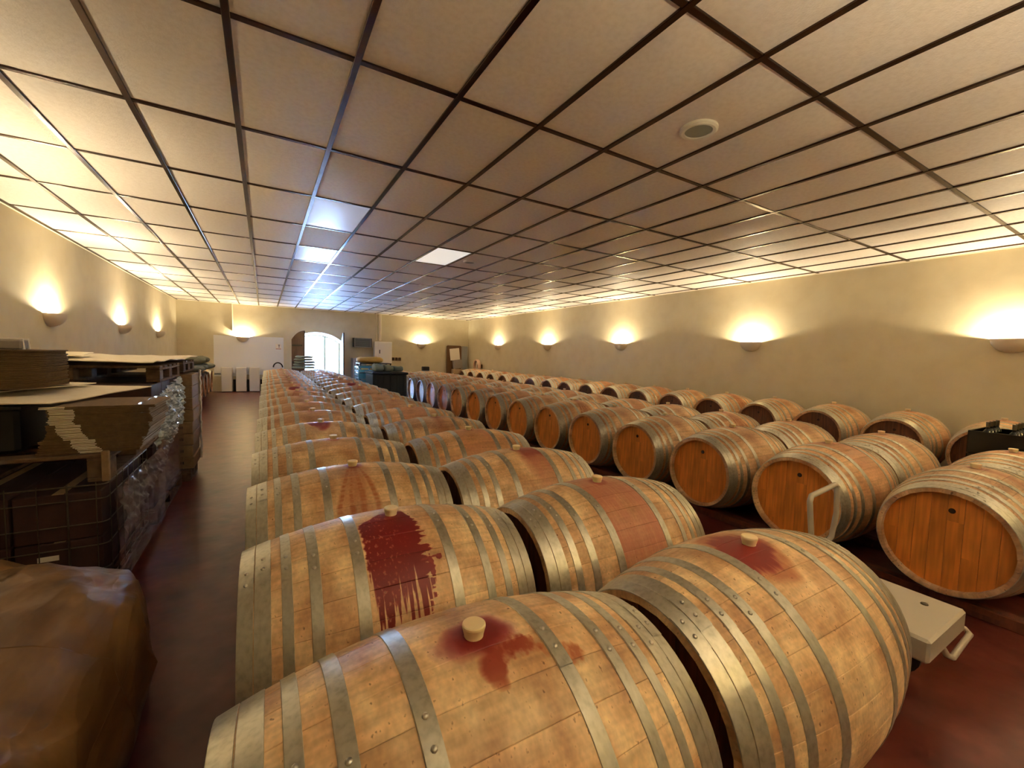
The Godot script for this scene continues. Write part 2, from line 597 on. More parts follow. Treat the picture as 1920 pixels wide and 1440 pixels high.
	M.cover.metallic_specular = 0.35
	M.cover.albedo_texture = ntex(512, 0.012, 75, [c8(84, 56, 28), c8(114, 82, 46), c8(140, 108, 70)], 5)
	M.cover.normal_enabled = true
	M.cover.normal_texture = film_normal(1024, 76, 2, 3)
	M.cover.normal_scale = 0.45
	M.cover.uv1_scale = Vector3(1.4, 1.4, 1)
	M.black = mat(c8(24, 22, 22), 0.5)
	M.black_gloss = mat(c8(16, 17, 18), 0.2)
	M.white_paint = mat(c8(238, 232, 220), 0.45)
	M.grey_metal = mat(c8(150, 152, 152), 0.4, 0.3)
	M.pale_metal = mat(c8(196, 186, 166), 0.45, 0.15)
	M.navy = mat(c8(12, 26, 44), 0.5)
	M.blue_crate = mat(c8(70, 140, 170), 0.4)
	M.blue_crate.backlight_enabled = true
	M.blue_crate.backlight = Color(0.4, 0.6, 0.65)
	M.straw = mat(c8(214, 176, 96), 0.8)
	M.sack = tri(mat(Color.WHITE, 0.9), Vector3.ONE * 3.0)
	M.sack.albedo_texture = ntex(256, 0.05, 81, [c8(96, 96, 78), c8(132, 132, 110)], 4)
	M.sack_blue = mat(c8(140, 156, 150), 0.85)
	M.door = textured(board_texture(256, 512, 91, Color(0.34, 0.25, 0.21), 0.3), 0.6)
	M.brown_board = mat(c8(100, 66, 30), 0.6)
	M.paper = mat(c8(240, 230, 214), 0.8)
	M.red = mat(c8(176, 40, 36), 0.5)
	M.pink = mat(c8(222, 186, 160), 0.6)
	M.facade = mat(c8(246, 246, 244), 0.9)
	M.gravel = mat(c8(226, 224, 216), 0.9)
	M.frame_beige = mat(c8(196, 180, 150), 0.6)
	M.glass = mat(Color(1, 1, 1, 0.04), 0.02)
	M.glass.transparency = BaseMaterial3D.TRANSPARENCY_ALPHA
	M.bottle = mat(Color(0.05, 0.09, 0.04, 1.0), 0.08)
	M.vent_grey = mat(c8(150, 152, 142), 0.6)
	M.dark_grille = mat(c8(70, 74, 70), 0.6, 0.3)

# ---------------------------------------------------------------- barrels
func rad(x: float) -> float:
	return RB - (RB - RH) * pow(x / HL, 2.0)

func on_barrel(x: float, an: float, off: float) -> Vector3:
	var r := rad(x) + off
	return Vector3(x, r * cos(an), r * sin(an))

# one stave: chamfered long edges, a joint of its own, both chimes
func stave(b: MB, k: int) -> void:
	var c := TAU * (float(k) / NST - 0.5)
	var h := PI / NST - 0.0007
	var ch := 0.004
	var strips := [[-h, -0.011, -h, -0.0013, 0], [-h, -0.0013, -h + ch, 0.0, 1], [-h + ch, 0.0, 0.0, 0.0, 2], [0.0, 0.0, h - ch, 0.0, 2], [h - ch, 0.0, h, -0.0013, 1], [h, -0.0013, h, -0.011, 0]]
	var nx := 14
	for i in nx:
		var x0 := -HL + 2.0 * HL * i / nx
		var x1 := -HL + 2.0 * HL * (i + 1) / nx
		for s in strips:
			var nn := []
			for q in [[x0, s[0]], [x1, s[0]], [x1, s[2]], [x0, s[2]]]:
				var an: float = c + q[1]
				var slope: float = 2.0 * (RB - RH) * q[0] / (HL * HL)
				var nr := Vector3(slope, cos(an), sin(an)).normalized()
				if s[4] == 0:
					nr = Vector3(0, -sin(an), cos(an)) * signf(s[0])
				elif s[4] == 1:
					nr = (nr + Vector3(0, -sin(an), cos(an)) * signf(s[0] + s[2]) * 0.6).normalized()
				nn.append(nr)
			var uv := []
			for q in [[x0, s[0]], [x1, s[0]], [x1, s[2]], [x0, s[2]]]:
				uv.append(Vector2((c + q[1]) / TAU + 0.5, q[0] / (2.0 * HL) + 0.5))
			b.quadn([on_barrel(x0, c + s[0], s[1]), on_barrel(x1, c + s[0], s[1]), on_barrel(x1, c + s[2], s[3]), on_barrel(x0, c + s[2], s[3])], nn, uv)
	for sd in [-1.0, 1.0]:
		var x: float = sd * HL
		var xi: float = sd * (HL - 0.046)
		var a0 := c - h
		var a1 := c + h
		var ri := RH - 0.026
		var u0 := a0 / TAU + 0.5
		var u1 := a1 / TAU + 0.5
		var v: float = 0.5 + sd * 0.49
		var uv := [Vector2(u0, v), Vector2(u1, v), Vector2(u1, v - sd * 0.02), Vector2(u0, v - sd * 0.02)]
		b.quad(Vector3(x, RH * cos(a0), RH * sin(a0)), Vector3(x, RH * cos(a1), RH * sin(a1)), Vector3(x, ri * cos(a1), ri * sin(a1)), Vector3(x, ri * cos(a0), ri * sin(a0)), Vector3(sd, 0, 0), uv)
		b.quad(Vector3(x, ri * cos(a0), ri * sin(a0)), Vector3(x, ri * cos(a1), ri * sin(a1)), Vector3(xi, ri * cos(a1), ri * sin(a1)), Vector3(xi, ri * cos(a0), ri * sin(a0)), Vector3(0, -cos(c), -sin(c)), uv)

const PLANKS := 8
func head_plank(b: MB, side: float, k: int) -> void:
	var r := RH - 0.0255
	var z0 := -r + 2.0 * r * k / PLANKS + 0.0008
	var z1 := -r + 2.0 * r * (k + 1) / PLANKS - 0.0008
	var poly := PackedVector2Array()
	for j in 7:
		var z := lerpf(z0, z1, j / 6.0)
		poly.append(Vector2(z, sqrt(maxf(r * r - z * z, 0.0)) + 0.0005))
	for j in 7:
		var z := lerpf(z1, z0, j / 6.0)
		poly.append(Vector2(z, -sqrt(maxf(r * r - z * z, 0.0)) - 0.0005))
	var from := b.t.size()
	var step: float = [0.0, 0.0011, 0.0003, 0.0015][(k * 7 + 3) % 4]
	b.extrude(poly, side * (HL - 0.056), side * (HL - 0.043 + step), Transform3D(Basis(Vector3(0, 0, 1), Vector3(0, 1, 0), Vector3(1, 0, 0)), Vector3.ZERO))
	for q in range(from, b.t.size()):
		b.t[q] += Vector2(k * 0.371 + side * 0.11, k * 0.217)

const HOOPS := [[0.4995, 0.545, 0.34], [0.449, 0.4975, 0.36], [0.385, 0.418, 0.40], [0.297, 0.334, 0.44], [0.150, 0.192, 0.36]]
func hoop(b: MB, side: float, k: int, studs: bool) -> void:
	var x0: float = HOOPS[k][0]
	var x1: float = HOOPS[k][1]
	var lo := minf(side * x0, side * x1)
	var hi := maxf(side * x0, side * x1)
	b.lathe([Vector2(lo, rad(lo) - 0.002), Vector2(lo, rad(lo) + 0.0012), Vector2(lo + 0.001, rad(lo) + 0.0024), Vector2(hi - 0.001, rad(hi) + 0.0024), Vector2(hi, rad(hi) + 0.0012), Vector2(hi, rad(hi) - 0.002)], Transform3D(), 60)
	var lap := lap_of(side, k)
	b.lathe([Vector2(lo + 0.001, rad(lo) + 0.002), Vector2(lo + 0.001, rad(lo) + 0.0046), Vector2(hi - 0.001, rad(hi) + 0.0046), Vector2(hi - 0.001, rad(hi) + 0.002)], Transform3D(), 8, false, lap - 0.17, lap + 0.17)
	if studs:
		for w in [-0.09, 0.05]:
			stud(b, side, k, w)

func lap_of(side: float, k: int) -> float:
	return HOOPS[k][2] * (1.0 if side < 0.0 else 0.8) + side * 0.05 * ((k * 3) % 4 - 1.5)

func stud(b: MB, side: float, k: int, w: float) -> void:
	var x: float = side * (HOOPS[k][0] + HOOPS[k][1]) * 0.5
	var an := lap_of(side, k) + w
	var up := Vector3(0, cos(an), sin(an))
	var xf := Transform3D(Basis(up, Vector3(1, 0, 0), up.cross(Vector3(1, 0, 0))), on_barrel(x, an, 0.0044))
	b.lathe([Vector2(0.0, 0.0075), Vector2(0.0022, 0.0066), Vector2(0.004, 0.004), Vector2(0.0046, 0.0)], xf, 8, true)

var parts := {}     # shared barrel meshes
func make_barrel_parts() -> void:
	var whole := MB.new()
	parts.staves = []
	for k in NST:
		stave(whole, k)
		var one := MB.new()
		stave(one, k)
		parts.staves.append(one.mesh())
	parts.body = whole.mesh()
	parts.hoops = []
	parts.hoops_studded = []
	parts.rivets = []
	for side in [-1.0, 1.0]:
		for k in HOOPS.size():
			var h := MB.new()
			hoop(h, side, k, false)
			parts.hoops.append(h.mesh())
			h = MB.new()
			hoop(h, side, k, true)
			parts.hoops_studded.append(h.mesh())
			var two := []
			for w in [-0.09, 0.05]:
				h = MB.new()
				stud(h, side, k, w)
				two.append(h.mesh())
			parts.rivets.append(two)
	parts.heads = []
	parts.planks = []
	for side in [-1.0, 1.0]:
		var all := MB.new()
		var list := []
		for k in PLANKS:
			head_plank(all, side, k)
			var p := MB.new()
			head_plank(p, side, k)
			list.append(p.mesh())
		parts.heads.append(all.mesh())
		parts.planks.append(list)
	var bg := MB.new()
	bg.lathe([Vector2(-0.02, 0.0), Vector2(-0.02, 0.023), Vector2(0.004, 0.0245), Vector2(0.024, 0.0295), Vector2(0.029, 0.029), Vector2(0.031, 0.0265), Vector2(0.0305, 0.0)], Transform3D(Basis(Vector3(0, 1, 0), Vector3(1, 0, 0), Vector3(0, 0, -1)), Vector3(0, RB, 0)), 28)
	parts.bung = bg.mesh()
	var pl := MB.new()
	pl.lathe([Vector2(-0.01, 0.0), Vector2(-0.01, 0.017), Vector2(0.004, 0.017), Vector2(0.006, 0.014), Vector2(0.006, 0.0)], Transform3D(Basis(Vector3(-1, 0, 0), Vector3(0, 1, 0), Vector3(0, 0, 1)), Vector3(-HL + 0.043, 0.2, 0.02)), 16)
	parts.plug = pl.mesh()

func barrel(at: Vector3, label: String, oak: Material, staves: bool, rivets: bool, planks: bool, head_m: Material, plug: bool) -> Node3D:
	var o := thing("wine_barrel", label, "barrel", at, "oak wine barrels lying in five long lines")
	var up := Vector3(0, RB, 0)
	if staves:
		for m in parts.staves:
			put("stave", m, oak, o, up)
	else:
		put("body", parts.body, oak, o, up)
	for k in parts.hoops.size():
		var h := put("hoop", (parts.hoops if rivets else parts.hoops_studded)[k], M.hoop, o, up)
		if rivets:
			for m in parts.rivets[k]:
				put("rivet", m, M.rivet, h)
	for s in 2:
		if planks and s == 0:
			var h := put("head", parts.planks[s][0], head_m, o, up)
			for k in range(1, PLANKS):
				put("head_plank", parts.planks[s][k], head_m, h)
		else:
			put("head", parts.heads[s], head_m, o, up)
	put("bung", parts.bung, M.bung, o, up)
	if plug:
		put("head_plug", parts.plug, M.plug, o, up)
	return o

const NTH := ["first", "second", "third", "fourth", "fifth", "sixth", "seventh", "eighth", "ninth", "tenth", "eleventh", "twelfth", "thirteenth", "fourteenth", "fifteenth", "sixteenth", "seventeenth", "eighteenth", "nineteenth", "twentieth"]

func barrel_lines() -> void:
	# [x of the centre, drift in x per metre, axis height, z of the first, pitch, how many, where it is]
	var lines := [
		["a", 0.445, 0.0045, 0.485, -0.90, 0.876, 19, "in the line beside the left aisle"],
		["b", 1.60, 0.004, 0.485, -0.88, 0.876, 19, "in the second line from the left aisle"],
		["c", 4.30, 0.004, 0.485, -0.84, 0.893, 18, "in the line facing the middle aisle"],
		["d", 5.45, 0.004, 0.485, -0.86, 0.885, 18, "in the fourth line from the left"],
		["e", 7.64, 0.002, 0.57, -0.42, 0.879, 19, "in the line along the right wall"],
	]
	var own := {
		"a1": ["oak barrel nearest the camera with purple spill and rusty splash round its cream bung", "oak_a1"],
		"a2": ["oak barrel with a broad dark red wine spill dripping down its front", "oak_a2"],
		"a3": ["oak barrel with thin rusty streaks running down from its bung, third beside the left aisle", "oak_a3"],
		"a4": ["plain tan oak barrel with cream bung, fourth in the line beside the left aisle", "oak_a4"],
		"a5": ["oak barrel with a small dark red spill under its bung, fifth beside the left aisle", "oak_a5"],
		"b1": ["large pale oak barrel with dark red smear behind its bung, next to the grey trolley", "oak_b1"],
		"b2": ["oak barrel with a rosy stained middle panel between its hoops, second line, second back", "oak_b2"],
		"b3": ["oak barrel with a red patch beside its bung, third back in the second line", "oak_b3"],
	}
	rng.seed = 77
	for L in lines:
		for k in L[6]:
			var z: float = L[3 + 1] - L[5] * k
			var x: float = L[1] - L[2] * z
			var key := "%s%d" % [L[0], k + 1]
			var label := "oak wine barrel, %s from the camera end %s" % [NTH[k], L[7]]
			var which: int = [0, 1, 2, 0, 3, 1, 0, 4, 2, 1][(k * 7 + int(L[1] * 3.0)) % 10]
			if L[0] in ["c", "d", "e"] and which == 3:
				which = 0
			var oak: Material = M["oak_%d" % which]
			if own.has(key):
				label = own[key][0]
				oak = M[own[key][1]]
			var near: bool = (L[0] in ["a", "b"] and k < 7) or (L[0] == "c" and k < 5)
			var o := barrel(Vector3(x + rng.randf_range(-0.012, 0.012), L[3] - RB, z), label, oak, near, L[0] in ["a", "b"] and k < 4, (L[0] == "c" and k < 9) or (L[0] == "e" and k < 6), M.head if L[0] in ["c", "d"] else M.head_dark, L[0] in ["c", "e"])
			o.rotation.y = rng.randf_range(-0.012, 0.012)
		# two timber rails carry each line
		var z1: float = L[4] + 0.35
		var z2: float = L[4] - L[5] * (L[6] - 1) - 0.4
		var top: float = L[3] - rad(0.28) - 0.007
		for s in [-1.0, 1.0]:
			var xf := Basis(Vector3.UP, atan(-L[2]))
			var rb := MB.new()
			rb.box(Vector3(L[1] + s * 0.33 - L[2] * (z1 + z2) * 0.5, top * 0.5, (z1 + z2) * 0.5), Vector3(0.09, top, z1 - z2), 0.006, xf)
			tag(build("timber_rail", rb, M.rail), "%s dark timber rail under the barrels %s" % ["left" if s < 0 else "right", L[7]], "rail", "timber rails under the barrel lines")
	# the short row that faces the aisle along the left wall
	for k in 5:
		var o := barrel(Vector3(-2.02, 0.065, -13.3 - 0.88 * k), "oak barrel under grey sacks by the left wall, %s from the pallets" % NTH[k], M["oak_%d" % [0, 1, 2, 0, 1][k]], false, false, false, M.head, false)
		o.rotation.y = PI
	for s in [-1.0, 1.0]:
		var rb := MB.new()
		rb.box(Vector3(-2.02 + s * 0.33, 0.04, -15.06), Vector3(0.09, 0.08, 4.3), 0.006)
		tag(build("timber_rail", rb, M.rail), "%s dark timber rail under the barrels by the left wall" % ("left" if s < 0 else "right"), "rail", "timber rails under the barrel lines")

# ---------------------------------------------------------------- the room
func wall_boxes() -> void:
	var b := MB.new()
	b.box(Vector3((WALL_L + WALL_R) * 0.5, -0.1, (WALL_B + WALL_F) * 0.5), Vector3(WALL_R - WALL_L + 0.6, 0.2, WALL_F - WALL_B + 1.0))
	structure("floor", b, M.floor)
	b = MB.new()
	b.box(Vector3(WALL_L - 0.15, 1.8, (WALL_B + WALL_F) * 0.5), Vector3(0.3, 3.6, WALL_F - WALL_B + 0.6))
	structure("wall_left", b, M.wall)
	b = MB.new()
	b.box(Vector3(WALL_R + 0.15, 1.8, (WALL_B + WALL_F) * 0.5), Vector3(0.3, 3.6, WALL_F - WALL_B + 0.6))
	structure("wall_right", b, M.wall)
	b = MB.new()
	b.box(Vector3((WALL_L + WALL_R) * 0.5, 1.8, WALL_F + 0.15), Vector3(WALL_R - WALL_L, 3.6, 0.3))
	structure("wall_front", b, M.wall)
	# back wall with the arched opening
	var poly := PackedVector2Array([Vector2(WALL_L, 0), Vector2(DOOR_X - DOOR_W, 0)])
	for p in arch(DOOR_W, 1.97, 0.33, 14):
		poly.append(Vector2(DOOR_X, 0) + p)
	poly.append_array([Vector2(DOOR_X + DOOR_W, 0), Vector2(WALL_R, 0), Vector2(WALL_R, 3.6), Vector2(WALL_L, 3.6)])
	b = MB.new()
	b.extrude(poly, WALL_B - 0.6, WALL_B)
	var w := structure("wall_back", b, M.wall)
	b = MB.new()
	b.box(Vector3(-0.44, 1.32, WALL_B + 0.002), Vector3(2.2, 1.42, 0.006))
	b.box(Vector3(-1.08, 0.6, WALL_B + 0.002), Vector3(0.92, 0.1, 0.006))
	build("paint_patch", b, M.patch, w)
	b = MB.new()
	b.box(Vector3(4.27, 2.62, WALL_B + 0.03), Vector3(0.1, 1.12, 0.06), 0.01)
	build("trunking", b, M.trim_cream, w)
	b = MB.new()
	b.tube([Vector3(4.12, 2.08, WALL_B + 0.02), Vector3(4.12, 3.18, WALL_B + 0.02)], 0.014, 8)
	b.tube([Vector3(-0.97, 2.2, WALL_B + 0.02), Vector3(-0.97, 3.18, WALL_B + 0.02)], 0.02, 8)
	build("conduit", b, M.trim_cream, w)

const DOOR_X := 1.85
const DOOR_W := 0.9
func arch(half: float, spring: float, rise: float, seg: int, from := -1.0, to := 1.0) -> Array:
	var r := (half * half + rise * rise) / (2.0 * rise)
	var out := []
	for k in seg + 1:
		var x := lerpf(from, to, float(k) / seg) * half
		out.append(Vector2(x, spring + rise - r + sqrt(r * r - x * x)))
	return out

func ceiling() -> void:
	var b := MB.new()
	b.box(Vector3((WALL_L + WALL_R) * 0.5, CEIL + 0.36, (WALL_B + WALL_F) * 0.5), Vector3(WALL_R - WALL_L + 0.6, 0.2, WALL_F - WALL_B + 1.0))
	var ce := structure("ceiling", b, M.tile)
	var xs := [WALL_L]
	for i in range(-4, 15):
		xs.append(-0.141 + 0.6 * i)
	xs.append(WALL_R)
	var zs := [WALL_F]
	for j in range(-3, 14):
		zs.append(-2.543 - 1.196 * j)
	zs.append(WALL_B)
	# tiles: slightly sagging panels, three variants per size
	var cache := {}
	rng.seed = 9
	var rest := MB.new()
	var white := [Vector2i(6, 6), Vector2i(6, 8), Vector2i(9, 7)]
	for j in zs.size() - 1:
		for i in xs.size() - 1:
			var sx: float = xs[i + 1] - xs[i] - 0.03
			var sz: float = zs[j] - zs[j + 1] - 0.03
			if sx < 0.02 or sz < 0.02:
				continue
			var cx: float = (xs[i] + xs[i + 1]) * 0.5
			var cz: float = (zs[j] + zs[j + 1]) * 0.5
			var variant := rng.randi() % 4
			var key := "%d_%d_%d" % [int(sx * 100), int(sz * 100), variant]
			if zs[j] > 0.0:
				tile_shape(rest, sx, sz, Vector3(cx, CEIL, cz), variant)
				continue
			if not cache.has(key):
				var tb := MB.new()
				tile_shape(tb, sx, sz, Vector3.ZERO, variant)
				cache[key] = tb.mesh()
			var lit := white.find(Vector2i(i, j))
			var t := put("ceiling_tile" if lit < 0 else "pale_glow_panel", cache[key], M.tile if lit < 0 else (M.panel_door_sheen if lit < 2 else M.panel), ce, Vector3(cx, CEIL, cz))
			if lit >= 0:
				var al := AreaLight3D.new()  # faint fill light added below each pale panel
				al.name = "panel_fill"
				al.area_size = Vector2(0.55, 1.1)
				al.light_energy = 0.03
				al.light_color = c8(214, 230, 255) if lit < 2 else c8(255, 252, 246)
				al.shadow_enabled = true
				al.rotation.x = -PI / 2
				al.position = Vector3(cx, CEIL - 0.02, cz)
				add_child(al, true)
			t.rotation = Vector3(rng.randf_range(-0.0035, 0.0035), 0, rng.randf_range(-0.006, 0.006))
	var rt := build("ceiling_tile", rest, M.tile, ce)
	rt.set_meta("kind", "stuff")
	# bars: long runners towards the back wall, short ones across
	for i in range(1, xs.size() - 1):
		b = MB.new()
		b.box(Vector3(xs[i], CEIL - 0.001, (WALL_F + WALL_B) * 0.5), Vector3(0.036, 0.016, WALL_F - WALL_B), 0.002)
		build("runner_bar", b, M.bar, ce)
	for j in range(1, zs.size() - 1):
		b = MB.new()
		b.box(Vector3((WALL_L + WALL_R) * 0.5, CEIL + 0.001, zs[j]), Vector3(WALL_R - WALL_L, 0.014, 0.036), 0.002)
		build("cross_bar", b, M.bar, ce)
	for s in [[WALL_L, 1.0], [WALL_R, -1.0]]:
		b = MB.new()
		b.box(Vector3(s[0] + s[1] * 0.012, CEIL - 0.004, (WALL_F + WALL_B) * 0.5), Vector3(0.024, 0.02, WALL_F - WALL_B), 0.002)
		build("edge_trim", b, M.trim_cream, ce)
	b = MB.new()
	b.box(Vector3((WALL_L + WALL_R) * 0.5, CEIL - 0.004, WALL_B + 0.012), Vector3(WALL_R - WALL_L, 0.02, 0.024), 0.002)
	build("edge_trim", b, M.trim_cream, ce)
	# round grilles let into tiles
	for g in [[2.58, -1.95, 0.11, "round grey ceiling grille near the camera"], [3.06, -6.72, 0.1, "small round ceiling grille by the bright square tile"]]:
		var v := thing("ceiling_vent", g[3], "vent", Vector3(g[0], CEIL - 0.02, g[1]))
		b = MB.new()
		var r: float = g[2]
		b.lathe([Vector2(-0.024, r * 0.8), Vector2(0.008, r * 0.82), Vector2(0.01, r), Vector2(0.002, r * 1.12), Vector2(-0.024, r * 1.12)], Transform3D(Basis(Vector3(0, -1, 0), Vector3(1, 0, 0), Vector3(0, 0, 1)), Vector3.ZERO), 32)
		build("ring", b, M.white_paint, v)
		b = MB.new()
		b.lathe([Vector2(-0.004, r * 0.82), Vector2(0.001, r * 0.8), Vector2(0.004, 0.0)], Transform3D(Basis(Vector3(0, -1, 0), Vector3(1, 0, 0), Vector3(0, 0, 1)), Vector3.ZERO), 32)
		build("grille", b, M.vent_grey, v)

func tile_shape(b: MB, sx: float, sz: float, at: Vector3, variant: int) -> void:
	var sag: float = [0.007, 0.014, 0.02, 0.011][variant]
	var f := func(i, j):
		var u: float = i / 6.0 * 2.0 - 1.0
		var v: float = j / 8.0 * 2.0 - 1.0
		return at + Vector3(u * sx * 0.5, 0.004 - sag * (1.0 - u * u) * (1.0 - v * v * v * v), v * sz * 0.5)
	b.grid(6, 8, f, Vector3.DOWN)
	b.box(at + Vector3(0, 0.012, 0), Vector3(sx, 0.014, sz))

# uplighter: half a plaster bowl on the wall, open at the top, a bulb inside. «out» points into the room
func sconce(at: Vector3, out: Vector3, label: String, power: float) -> void:
	var o := thing("wall_sconce", label, "wall lamp", at, "plaster uplighters along the walls", atan2(out.x, out.z))
	var b := MB.new()
	for inner in 2:
		var k := 1.0 if inner == 0 else 0.93
		b.flip = 1.0 if inner == 0 else -1.0
		var f := func(i, j):
			var th: float = PI * i / 22.0
			var ph: float = PI * 0.5 * j / 12.0
			return Vector3(cos(th) * cos(ph) * 0.205 * k, -sin(ph) * 0.185 * k, sin(th) * cos(ph) * 0.18 * k)
		b.grid(22, 12, f, Vector3(0, -0.03, 0.02), true)
	b.flip = 1.0
	for i in 22:
		var t0 := PI * i / 22.0
		var t1 := PI * (i + 1) / 22.0
		b.quad(Vector3(cos(t0) * 0.205, 0, sin(t0) * 0.18), Vector3(cos(t1) * 0.205, 0, sin(t1) * 0.18), Vector3(cos(t1) * 0.1907, 0, sin(t1) * 0.1674), Vector3(cos(t0) * 0.1907, 0, sin(t0) * 0.1674), Vector3.UP)
	build("shade", b, M.plaster, o)
	b = MB.new()
	var prof := []
	for k in 9:
		var an := PI * k / 8.0
		prof.append(Vector2(-cos(an) * 0.032, sin(an) * 0.024))
	b.lathe(prof, Transform3D(Basis(Vector3(0, 1, 0), Vector3(1, 0, 0), Vector3(0, 0, -1)), Vector3(0, -0.04, 0.08)), 14, true)
	build("bulb", b, M.glow, o)
	b = MB.new()
	b.tube([Vector3(0, -0.165, 0.08), Vector3(0, -0.07, 0.08)], 0.016, 8)
	build("lamp_holder", b, M.plaster, o)
	var l := OmniLight3D.new()
	l.name = "sconce_light"
	l.position = Vector3(0, -0.04, 0.08)
	l.light_color = LAMP_COLOR
	l.light_energy = power
	l.light_size = 0.02
	l.omni_range = 30.0
	l.omni_attenuation = 2.0
	l.shadow_enabled = true
	o.add_child(l, true)

func sconces() -> void:
	var zs := [-1.43, -4.85, -8.4, -11.85, -15.4]
	for k in zs.size():
		var seen: String = ["nearest the camera", "second from the camera", "third from the camera", "fourth from the camera", "farthest from the camera"][k]
		sconce(Vector3(WALL_R, 2.0, zs[k]), Vector3.LEFT, "plaster half-bowl uplighter on the right wall, " + seen, LAMP_POWER)
		if k > 0:
			sconce(Vector3(WALL_L, 2.0, zs[k]), Vector3.RIGHT, "plaster half-bowl uplighter on the left wall, " + ["beside the camera", "level with the shrink-wrapped cage", "nearest of those in view", "middle of those in view", "farthest of those in view"][k], LAMP_POWER)
	sconce(Vector3(-0.66, 2.0, WALL_B), Vector3.BACK, "plaster half-bowl uplighter on the back wall above three white boxes", LAMP_POWER)
	sconce(Vector3(6.1, 2.0, WALL_B), Vector3.BACK, "plaster half-bowl uplighter on the back wall right of the electrical cabinet", LAMP_POWER)
	sconce(Vector3(1.7, 2.0, WALL_F), Vector3.FORWARD, "plaster half-bowl uplighter on the wall behind the camera, left one", LAMP_POWER * 2.0)
	sconce(Vector3(5.95, 2.0, WALL_F), Vector3.FORWARD, "plaster half-bowl uplighter on the wall behind the camera, right one", LAMP_POWER * 1.4)

func doors() -> void:
	# two half-arched leaves folded into the room
	for s in [-1.0, 1.0]:
		var hinge := Vector3(DOOR_X + s * DOOR_W, 0, WALL_B + 0.02)
		var d := Node3D.new()
		d.name = "door_1" if s < 0 else "door_2"
		add_child(d)
		d.set_meta("kind", "structure")
		tag(d, "open dark half-arched door leaf hinged on the %s of the daylit opening" % ("left" if s < 0 else "right"), "")
		d.position = hinge
		d.rotation.y = deg_to_rad(-66.0) if s < 0 else deg_to_rad(86.0)
		var poly := PackedVector2Array([Vector2(0, 0.03)])
		var top := arch(DOOR_W, 1.97, 0.33, 8, -1.0, 0.0)
		for p in top:
			poly.append(Vector2((p.x + DOOR_W) * -s, p.y))
		poly.append(Vector2(DOOR_W * -s, 0.03))
		var b := MB.new()
		b.extrude(poly, -0.025, 0.025)
		build("leaf", b, M.door, d)
		for y in [0.4, 1.1, 1.75]:
			b = MB.new()
			b.box(Vector3(-s * 0.42, y, 0.03 if s > 0 else 0.03), Vector3(0.72, 0.07, 0.02), 0.004)
			build("strap_hinge", b, M.black, d)
	# glazed pair standing behind them in the thickness of the wall
	var g := Node3D.new()
	g.name = "door_3"
	add_child(g)
	g.set_meta("kind", "structure")
	g.position = Vector3(DOOR_X, 0, WALL_B - 0.52)
	var b := MB.new()
	var outer := arch(DOOR_W, 1.9, 0.32, 16)
	var inner := arch(DOOR_W - 0.07, 1.88, 0.28, 16)
	for k in 16:
		var poly := PackedVector2Array([outer[k], outer[k + 1], inner[k + 1], inner[k]])
		b.extrude(poly, -0.03, 0.03)
	for s in [-1.0, 1.0]:
		b.box(Vector3(s * (DOOR_W - 0.035), 0.95, 0), Vector3(0.07, 1.9, 0.06))
	b.box(Vector3(0.32, 1.08, 0), Vector3(0.09, 2.16, 0.05))
	build("frame", b, M.frame_beige, g)
	b = MB.new()
	var pane := PackedVector2Array([Vector2(-DOOR_W + 0.07, 0.05)])
	for p in inner:
		pane.append(p)
	pane.append(Vector2(DOOR_W - 0.07, 0.05))
	b.extrude(pane, -0.004, 0.004)
	build("pane", b, M.glass, g)

func outside() -> void:
	var b := MB.new()
	b.box(Vector3(2, -0.15, -34.0), Vector3(60, 0.2, 30.0))
	structure("ground", b, M.gravel)
	b = MB.new()
	b.box(Vector3(2, 2.5, -30.0), Vector3(40, 5.0, 0.6))
	b.box(Vector3(2, 5.05, -29.95), Vector3(40, 0.14, 0.9))
	structure("exterior_wall", b, M.facade)

# ---------------------------------------------------------------- goods along the left wall
func bx(called: String, m: Material, parent: Node3D, c: Vector3, s: Vector3, bev := 0.004, bs := Basis()) -> MeshInstance3D:
	var b := MB.new()
	b.box(c, s, bev, bs)
	return build(called, b, m, parent)

func pallet(label: String, at: Vector3, sx: float, sz: float, turn := 0.0, h := 0.15) -> Node3D:
	var o := thing("pallet", label, "pallet", at, "wooden pallets by the left wall", turn)
	for k in 5:
		bx("deck_board", M.pallet, o, Vector3(0, h - 0.012, lerpf(-0.5, 0.5, k / 4.0) * (sz - 0.13)), Vector3(sx, 0.022, 0.13))
	for i in 3:
		var x := lerpf(-0.5, 0.5, i / 2.0) * (sx - 0.1)
		bx("stringer_board", M.pallet, o, Vector3(x, h - 0.033, 0), Vector3(0.1, 0.02, sz))
		for j in 3:
			bx("block", M.pallet, o, Vector3(x, h * 0.5 - 0.01, lerpf(-0.5, 0.5, j / 2.0) * (sz - 0.14)), Vector3(0.1, h - 0.066, 0.14))
		bx("foot_board", M.pallet, o, Vector3(x, 0.011, 0), Vector3(0.1, 0.022, sz))
	return o

